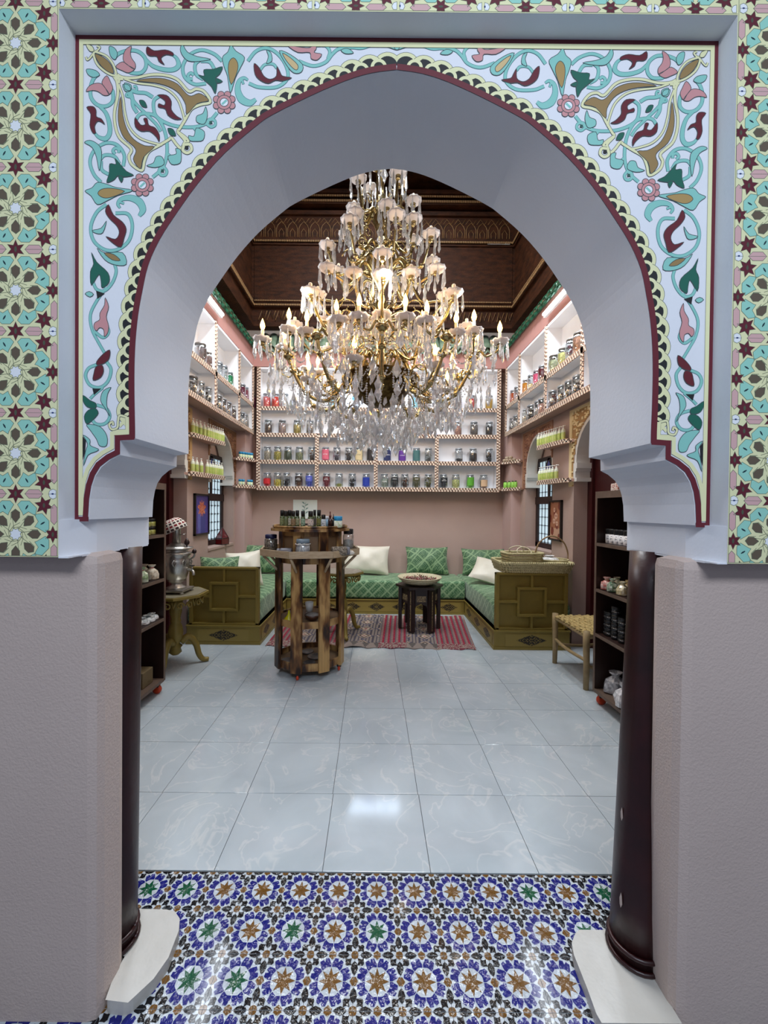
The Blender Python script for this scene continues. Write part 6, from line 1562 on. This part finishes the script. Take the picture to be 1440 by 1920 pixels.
for i, u in enumerate((1123.5, 1134, 1146, 1159)):
    for k in range(4 if i == 2 else 3):
        x, y, z = onrack(1, u, 3)
        multi('black_jar', 'black jar, %s from the bottom of the %s stack from the stool, right rack' % (ORD[k], ORD[i]), 'jar', (x, y, z+k*.0605), [('jar_body', [(.028, 0), (.031, .006), (.031, .034)], mat('black gloss jar', '#111214', .25), 18), ('lid', [(.032, .034), (.032, .056), (.029, .059)], pm_('#0b0b0c', .35), 18), ('lettering_band', [(.0314, .018), (.0314, .024)], mat('white lettering', '#c8c8c8', .5, n=1, ns=160, c2='#111214', thr=(.46, .5)), 18)], group=g)
x, y, z = onrack(1, 1128, 4, .12); bag('plastic_bag', 'knotted silver-grey plastic bag at the bottom left of the right rack', 'bag', (x, y-.02, z), .15, .16, '#8c8d92', '#d0d2d6', 0, tie=False)
x, y, z = onrack(1, 1155, 4, .07); bag('plastic_bag', 'knotted white plastic bag at the bottom front of the right rack', 'bag', (x, y-.06, z), .15, .15, '#c9c9cc', '#f2f2f4', .6, tie=False)
# ================================================================ little bracket shelves with pump bottles
KPB = MB().lathe([(.020, 0), (.022, .004), (.022, .105), (.018, .122), (.010, .128)], 12).mesh('bottle_body', [mat('translucent white bottle', '#dfe6d2', .35)])
def lime(c): 
    return MB().lathe([(.0224, .02), (.0226, .021), (.0226, .092), (.0224, .093)], 12, cap=False).mesh('paper_label', [mat('lime label '+c, c, .5, n=.55, ns=60, c2='#d5d678', thr=(.45, .6))])
KLA, KLB = lime('#a9c264'), lime('#bccd7c')
KPH = MB().lathe([(.011, .126), (.011, .142), (.004, .145), (.004, .158), (.009, .16), (.009, .168)], 10).tube([(0, 0, .164), (.012, -.022, .164), (.013, -.026, .158)], .004, 6).mesh('pump_head', [mat('white pump', '#f2f4f0', .35)])
def bracket(name, W, Xf, YA, YB, z, lab, sgn):
    o = thing(name, lab, 'shelf', (0, 0, z))
    P = [(W, YA-.05), (W+sgn*.03, YA-.02), (W+sgn*.09, YA+.04), (Xf, YB), (W, YB+.01)]
    MB().prism(P, -.03, 0, 0, 'Z').build('board', mat('rose board', '#b28f80', .6), o)
    for a, b in ((P[1], P[2]), (P[2], P[3])):
        d = Vector((b[0]-a[0], b[1]-a[1], 0)); n_ = Vector((d.y, -d.x, 0)).normalized()
        if n_.x*sgn < 0 or n_.y > 0: n_ = -n_ if n_.y > 0 else n_
        trim('edge_trim', (a[0], a[1], -.014), (b[0], b[1], -.014), .05, o, .004, (n_.x, n_.y, 0))
    return o
def row_of(us_, A, B_, z, labfn, group, mk):
    for i, u in enumerate(us_):
        best = min((abs_, t) for t in [k/400 for k in range(-40, 441)] for abs_ in [abs((CX+FPX*(A[0]+(B_[0]-A[0])*t)/(A[1]+(B_[1]-A[1])*t))-u)])
        t = best[1]; mk(i, (A[0]+(B_[0]-A[0])*t, A[1]+(B_[1]-A[1])*t, z+.001), labfn(i))
def pump(i, p, lab, grp):
    o = thing('pump_bottle', lab, 'bottle', p, random.uniform(-.3, .3), grp); o.scale = (1, 1, 1.06)
    link('bottle_body', KPB, o); link('paper_label', KLA if i % 3 else KLB, o); link('pump_head', KPH, o)
ORD = ('first', 'second', 'third', 'fourth', 'fifth', 'sixth', 'seventh', 'eighth', 'ninth', 'tenth', 'eleventh', 'twelfth', 'thirteenth', 'fourteenth')
ZU_, ZL_ = 2.285, 1.855
for z, us_, nm_, rel in ((ZU_, (361, 367.5, 375, 382.5, 389, 393.5, 398, 402, 406, 410, 413.5, 417), 'upper', 'above'), (ZL_, (361, 368.5, 377, 388, 393.5, 398.5, 403, 407, 411, 415), 'lower', 'below')):
    bracket('bracket_shelf', WL, -1.885, 4.38, 5.02, z, nm_+' lace-edged bracket shelf of pump bottles by the left window', 1)
    row_of(us_, (-2.035, 4.40), (-1.93, 5.0), z, lambda i: '%s lime-labelled pump bottle from the arch on the %s left bracket shelf' % (ORD[i], nm_), None, lambda i, p, l: pump(i, p, l, 'pump bottles on the %s left bracket shelf' % nm_))
for z, us_, nm_ in ((ZU_-.03, (1008, 1013.5, 1018.5, 1023, 1027.5, 1032, 1036, 1040.5, 1047, 1054), 'upper'), (ZL_-.03, (1011, 1016, 1021, 1025.5, 1030, 1035, 1042), 'lower')):
    bracket('bracket_shelf', WR, 2.01, 4.36, 4.92, z, nm_+' lace-edged bracket shelf of pump bottles by the right window', -1)
    row_of(us_[::-1], (2.145, 4.38), (2.05, 4.9), z, lambda i: '%s lime-labelled white pump bottle from the arch on the %s right bracket shelf' % (ORD[i], nm_), None, lambda i, p, l: pump(i, p, l, 'pump bottles on the %s right bracket shelf' % nm_))
# corner shelves beside the back unit
for z, nm_ in ((ZBk[1], 'upper'), (ZBk[0], 'lower')):
    for sgn, W, X1_ in ((1, WL, X0), (-1, WR, X1)):
        o = thing('corner_shelf', '%s lace-edged corner shelf %s of the back jar shelves' % (nm_, 'left' if sgn > 0 else 'right'), 'shelf', (0, 0, z))
        P = [(W+sgn*.003, 5.90), (W+sgn*.003, 5.80), (W+sgn*.06, 5.78), (X1_-sgn*.03, 6.04), (X1_-sgn*.03, 6.28), (W+sgn*.15, 6.28), (W+sgn*.15, 5.90)]
        MB().prism(P, -.028, 0, 0, 'Z').build('board', mat('rose board'), o)
        a, b = P[2], P[3]; d = Vector((b[0]-a[0], b[1]-a[1], 0)); n_ = Vector((d.y, -d.x, 0)).normalized(); n_ = -n_ if n_.y > 0 else n_
        trim('edge_trim', (a[0], a[1], -.014), (b[0], b[1], -.014), .05, o, .004, (n_.x, n_.y, 0))
def tin(p, lab, grp): multi('blue_lidded_jar', lab, 'jar', p, [('jar_body', [(.022, 0), (.024, .003), (.024, .055)], mat('printed pale jar', '#dfe0a8', .4, n=.8, ns=60, c2='#5fa3c4', thr=(.5, .58))), ('lid', [(.0245, .055), (.0245, .088), (.022, .09)], pm_('#2f8fc0'))], group=grp)
for z, us_, nm_ in ((ZBk[1], (450, 455, 460, 465, 469.5, 474), 'upper'), (ZBk[0], (450, 455.5, 466, 471.5), 'lower')):
    row_of(us_, (-2.0, 5.835), (-1.87, 5.995), z, lambda i: '%s small blue-lidded jar from the wall on the %s left corner shelf' % (ORD[i], nm_), None, lambda i, p, l: tin(p, l, 'blue-lidded jars on the %s left corner shelf' % nm_))
row_of((942, 947.5, 954, 960.5, 966), (2.10, 5.835), (1.99, 5.995), ZBk[0], lambda i: '%s lime green bottle from the wall end on the lower right corner shelf' % ORD[i], None,
    lambda i, p, l: multi('green_bottle', l, 'bottle', p, [('bottle_body', [(.023, 0), (.025, .004), (.025, .08), (.014, .09)], mat('lime green bottle', '#9ed65c', .4, n=.5, ns=50, c2='#4e8f2a')), ('cap', [(.015, .09), (.015, .105)], pm_('#2a3a1c'))], group='green bottles on the lower right corner shelf'))
for i, (u, dz) in enumerate(((943, 0), (949.5, 0), (956, 0), (962.5, 0), (949, .035), (956, .035))):
    row_of((u,), (2.09, 5.84), (1.98, 6.0), ZBk[1], lambda k: ('%s ribbed beige cake on the upper right corner shelf, %s layer' % (ORD[i], 'bottom' if dz == 0 else 'top')), None,
        lambda k, p, l: multi('pressed_cake', l, 'soap', (p[0], p[1], p[2]+dz), [('disc', [(.025, 0), (.03, .007), (.025, .016), (.03, .025), (.023, .033)], mat('beige pressed herb', '#a08a72', .8, n=.6, ns=50, c2='#d6c6ae'))]))
# ================================================================ pictures, lantern
def picture(X, sgn, u0, u1, v0, v1, fn, lab):
    a, b = PX(u0, 950, X).y, PX(u1, 950, X).y; y0, y1 = min(a, b), max(a, b); ym = (y0+y1)/2; z1, z0 = PX((u0+u1)/2, v0, X).z, PX((u0+u1)/2, v1, X).z
    o = thing('framed_picture', lab, 'picture', (X, ym, (z0+z1)/2)); w_, h_ = (y1-y0)/2, (z1-z0)/2; t = .022
    f = MB(); s = sgn
    f.box(0, s*.03, -w_, w_, h_-t, h_, bev=.003).box(0, s*.03, -w_, w_, -h_, -h_+t, bev=.003).box(0, s*.03, -w_, -w_+t, -h_, h_, bev=.003).box(0, s*.03, w_-t, w_, -h_, h_, bev=.003); f.build('frame', mat('black frame', '#17100f', .4), o)
    m = MB(); m.grid(lambda u, v: (s*.016, (u*2-1)*(w_-t*.8), (v*2-1)*(h_-t*.8)), 44, 64, 0, False, col=fn); m.build('painting', vmat('picture print', .5), o); return o
def pot(u, v):
    u_ = 1-u; d = math.hypot((u_-.5)*1.0, (v-.66)*1.5)
    if d < .26*(1+.25*sin(math.atan2(v-.66, u_-.5)*9)): return '#b5503a' if random.random() < .6 else '#d88a62'
    if v < .62 and abs(u_-.5) < .28+.06*(v-.1): return '#5c5fa6' if v > .56 or u_ > .6 else '#3d3f86'
    return '#4a3c86' if random.random() < .8 else '#57489a'
def blossom(u, v):
    a = sin(u*9+v*4)*cos(v*11-u*3)
    for cx, cy, r in ((.45, .62, .13), (.62, .48, .11), (.35, .42, .1), (.6, .78, .09)):
        d = math.hypot(u-cx, (v-cy)*1.5)
        if d < r*(.8+.3*abs(sin(5*math.atan2(v-cy, u-cx)))): return '#d9b39a' if d > r*.35 else '#8c3a2c'
    return '#7a3526' if a > .3 else ('#a56a4c' if v > .3 else '#c59a80')
random.seed(3)
picture(WL, 1, 362, 389, 926, 1003, pot, 'black-framed purple picture of a red plant in a blue pot on the left wall')
picture(WR, -1, 1033, 1056, 938, 1014, blossom, 'black-framed brown picture of pale blossoms on the right wall')
p = (WL+.0-.06, PX(424, 1010, WL-.05).y, .957); o = thing('lantern', 'small dark red glass pyramid lantern on the left window sill', 'lantern', (WL-.035, 5.52, .957), .3)
MB().lathe([(.085, 0), (.085, .09), (.005, .24)], 4, smooth=False).build('glass_body', mat('dark red glass', '#5e0f14', .2, coat=.6), o)
e = MB()
for k in range(4):
    a = pi/2*k; e.tube([(.086*cos(a), .086*sin(a), 0), (.086*cos(a), .086*sin(a), .09), (0, 0, .245)], .004, 5); b = a+pi/2
    e.tube([(.086*cos(a), .086*sin(a), .09), (.086*cos(b), .086*sin(b), .09)], .004, 5).tube([(.086*cos(a), .086*sin(a), .004), (.086*cos(b), .086*sin(b), .004)], .004, 5)
e.build('metal_ribs', mat('black iron', '#1a1010', .5), o)
# ================================================================ straw tray and baskets on the right sofa arm
M_str = mat('braided palm straw', '#c9bf92', .8, n=.6, ns=70, c2='#8f8258', bump=.7, bs=140)
ZA = HA-.02+.001
def rrect(x, y, r, n=5):
    P = []
    for cx, cy, a0 in ((x-r, y-r, 0), (-x+r, y-r, 90), (-x+r, -y+r, 180), (x-r, -y+r, 270)):
        for k in range(n+1): a = R(a0+90*k/n); P.append((cx+r*cos(a), cy+r*sin(a)))
    return P
tx0, tx1 = PY(944, 1070, YR).x, PY(1079, 1080, YR).x; tx, hw = (tx0+tx1)/2, (tx1-tx0)/2
ty = YR+.235
tr = thing('straw_tray', 'rectangular braided straw tray on the right sofa arm', 'tray', (tx, ty, ZA), R(-1))
m = MB()
P = rrect(hw-.03, .20, .07); m.prism(P, 0, .012, 0, 'Z'); m.build('tray_base', M_str, tr)
for k in range(4):
    Q = rrect(hw-.028+.009*k, .205+.008*k, .08); m = MB(); m.tube([(x, y, .014+(.012+.028*k-.012)) for x, y in Q+[Q[0]]], (.0165), 7, flat=.9); m.build('braid', M_str, tr)
    m = MB(); L_ = 0
    for i in range(len(Q)):
        a, b = Vector(Q[i]), Vector(Q[(i+1) % len(Q)]); n = max(1, int((b-a).length/.022))
        for j in range(n):
            c = a.lerp(b, j/n); d = (b-a).normalized(); nrm = Vector((d.y, -d.x)); T = Matrix.Translation((c.x+nrm.x*.013, c.y+nrm.y*.013, .014+(.012+.028*k-.012))) @ Matrix.Rotation(math.atan2(d.y, d.x), 4, 'Z') @ Matrix.Rotation(.6*(1 if k % 2 else -1), 4, 'Y')
            m.box(-.009, .009, -.006, .006, -.0145, .0145, 0, T)
    tag(m.build('plait_strands', M_str, tr), kind='stuff')
def basket(name, lab, loc, x, y, h, lv, fl, rz):
    o = thing(name, lab, 'basket', loc, rz); m = MB(); m.prism(rrect(x, y, min(x, y)*.6), 0, .008, 0, 'Z'); m.build('basket_base', M_str, o)
    for k in range(lv):
        t = k/(lv-1); Q = rrect(x*(1+fl*t), y*(1+fl*t), min(x, y)*.6); MB().tube([(a, b, .008+(h-.016)*t) for a, b in Q+[Q[0]]], h/lv*.62, 6, flat=.8).build('braid', M_str, o)
    return o
bk1 = basket('straw_basket', 'small rectangular straw basket with looped rope handles on the tray', (PY(978, 1050, YR+.2).x, ty-.04, ZA+.013), .17, .10, .19, 7, .20, .1)
for s_ in (-1, 1): MB().tube(crom([(-.09, s_*.1, .18), (-.10, s_*.09, .22), (-.04, s_*.06, .25), (.03, s_*.06, .24), (.06, s_*.09, .20), (.05, s_*.1, .18)], 5), .006, 6).build('rope_handle', mat('pale rope', '#d6cdb0', .8), bk1)
rbx = PY(1035, 1050, YR+.25).x
bk2 = thing('round_basket', 'round wicker basket with tall hoop handle on the tray', 'basket', (rbx, ty+.03, ZA+.013), 0)
for k in range(4): r = .10+.018*k; MB().tube([(r*1.15*cos(t*pi/14), r*sin(t*pi/14), .014+.030*k) for t in range(29)], .009, 6).build('wicker_ring', M_str, bk2)
MB().lathe([(.001, .002), (.11, .004), (.13, .08), (.09, .084), (.001, .085)], 24).build('basket_base', M_str, bk2)
MB().tube(crom([(-.175, 0, .05), (-.185, 0, .16), (-.13, 0, .30), (0, 0, .365), (.13, 0, .30), (.185, 0, .16), (.175, 0, .05)], 5), .0085, 7).build('hoop_handle', mat('bent cane', '#8d7350', .6), bk2)
bag('white_packet', 'crumpled white plastic packets lying in the round wicker basket', 'packet', (rbx-.02, ty+.03, ZA+.10), .19, .06, '#dcdcda', '#f6f6f4', .4, tie=False)
# ================================================================ rush-seated stool
A, B_ = PZ(1042, 1243), PZ(1096, 1293)
M_log = mat('peeled log', '#a08a62', .6, n=.6, ns=16, c2='#7a6542', bump=.2)
sx_, sy_ = .40, (A.y-B_.y); scx, scy = (A.x+B_.x)/2+sx_/2, (A.y+B_.y)/2; HS = PY(1042, 1150, A.y).z
st_ = thing('stool', 'rush-seated log stool beside the right rack', 'stool', (scx, scy, 0), 0)
hx, hy = sx_/2, sy_/2
for x, y in ((-hx, -hy), (-hx, hy), (hx, -hy), (hx, hy)): MB().tube([(x, y, 0), (x+.003, y, .2), (x, y+.003, HS*.8), (x, y, HS)], [.021, .024, .026, .027], 12).build('leg', M_log, st_)
for a, b, z in (((-hx, -hy), (-hx, hy), .24), ((hx, -hy), (hx, hy), .24), ((-hx, -hy), (hx, -hy), .19), ((-hx, hy), (hx, hy), .19)): MB().tube(crom([(*a, z), ((a[0]*2+b[0])/3+.0, (a[1]*2+b[1])/3, z-.015), ((a[0]+2*b[0])/3, (a[1]+2*b[1])/3, z-.02), (*b, z-.005)], 3), .015, 8).build('stretcher', M_log, st_)
for a, b in (((-hx, -hy), (-hx, hy)), ((hx, -hy), (hx, hy)), ((-hx, -hy), (hx, -hy)), ((-hx, hy), (hx, hy))): MB().tube([(*a, HS-.045), (*b, HS-.045)], .017, 8).build('seat_rail', M_log, st_)
sm_ = MB(); N1, N2 = 9, 11
for i in range(N1):
    x = -hx+.02+(sx_-.04)*(i+.5)/N1; sm_.tube([(x, -hy-.016+(sy_+.032)*k/(N2*2), HS-.026+(.008 if (k+i) % 2 else -.002)) for k in range(N2*2+1)], (sx_-.04)/N1*.46, 6, flat=.4)
for j in range(N2):
    y = -hy+.02+(sy_-.04)*(j+.5)/N2; sm_.tube([(-hx-.016+(sx_+.032)*k/(N1*2), y, HS-.026+(.008 if (k+j) % 2 else -.002)) for k in range(N1*2+1)], (sy_-.04)/N2*.40, 6, flat=.4)
sm_.build('woven_seat', mat('twisted rush', '#b59d64', .75, n=.7, ns=40, c2='#7d6838', bump=.6, bs=90), st_)
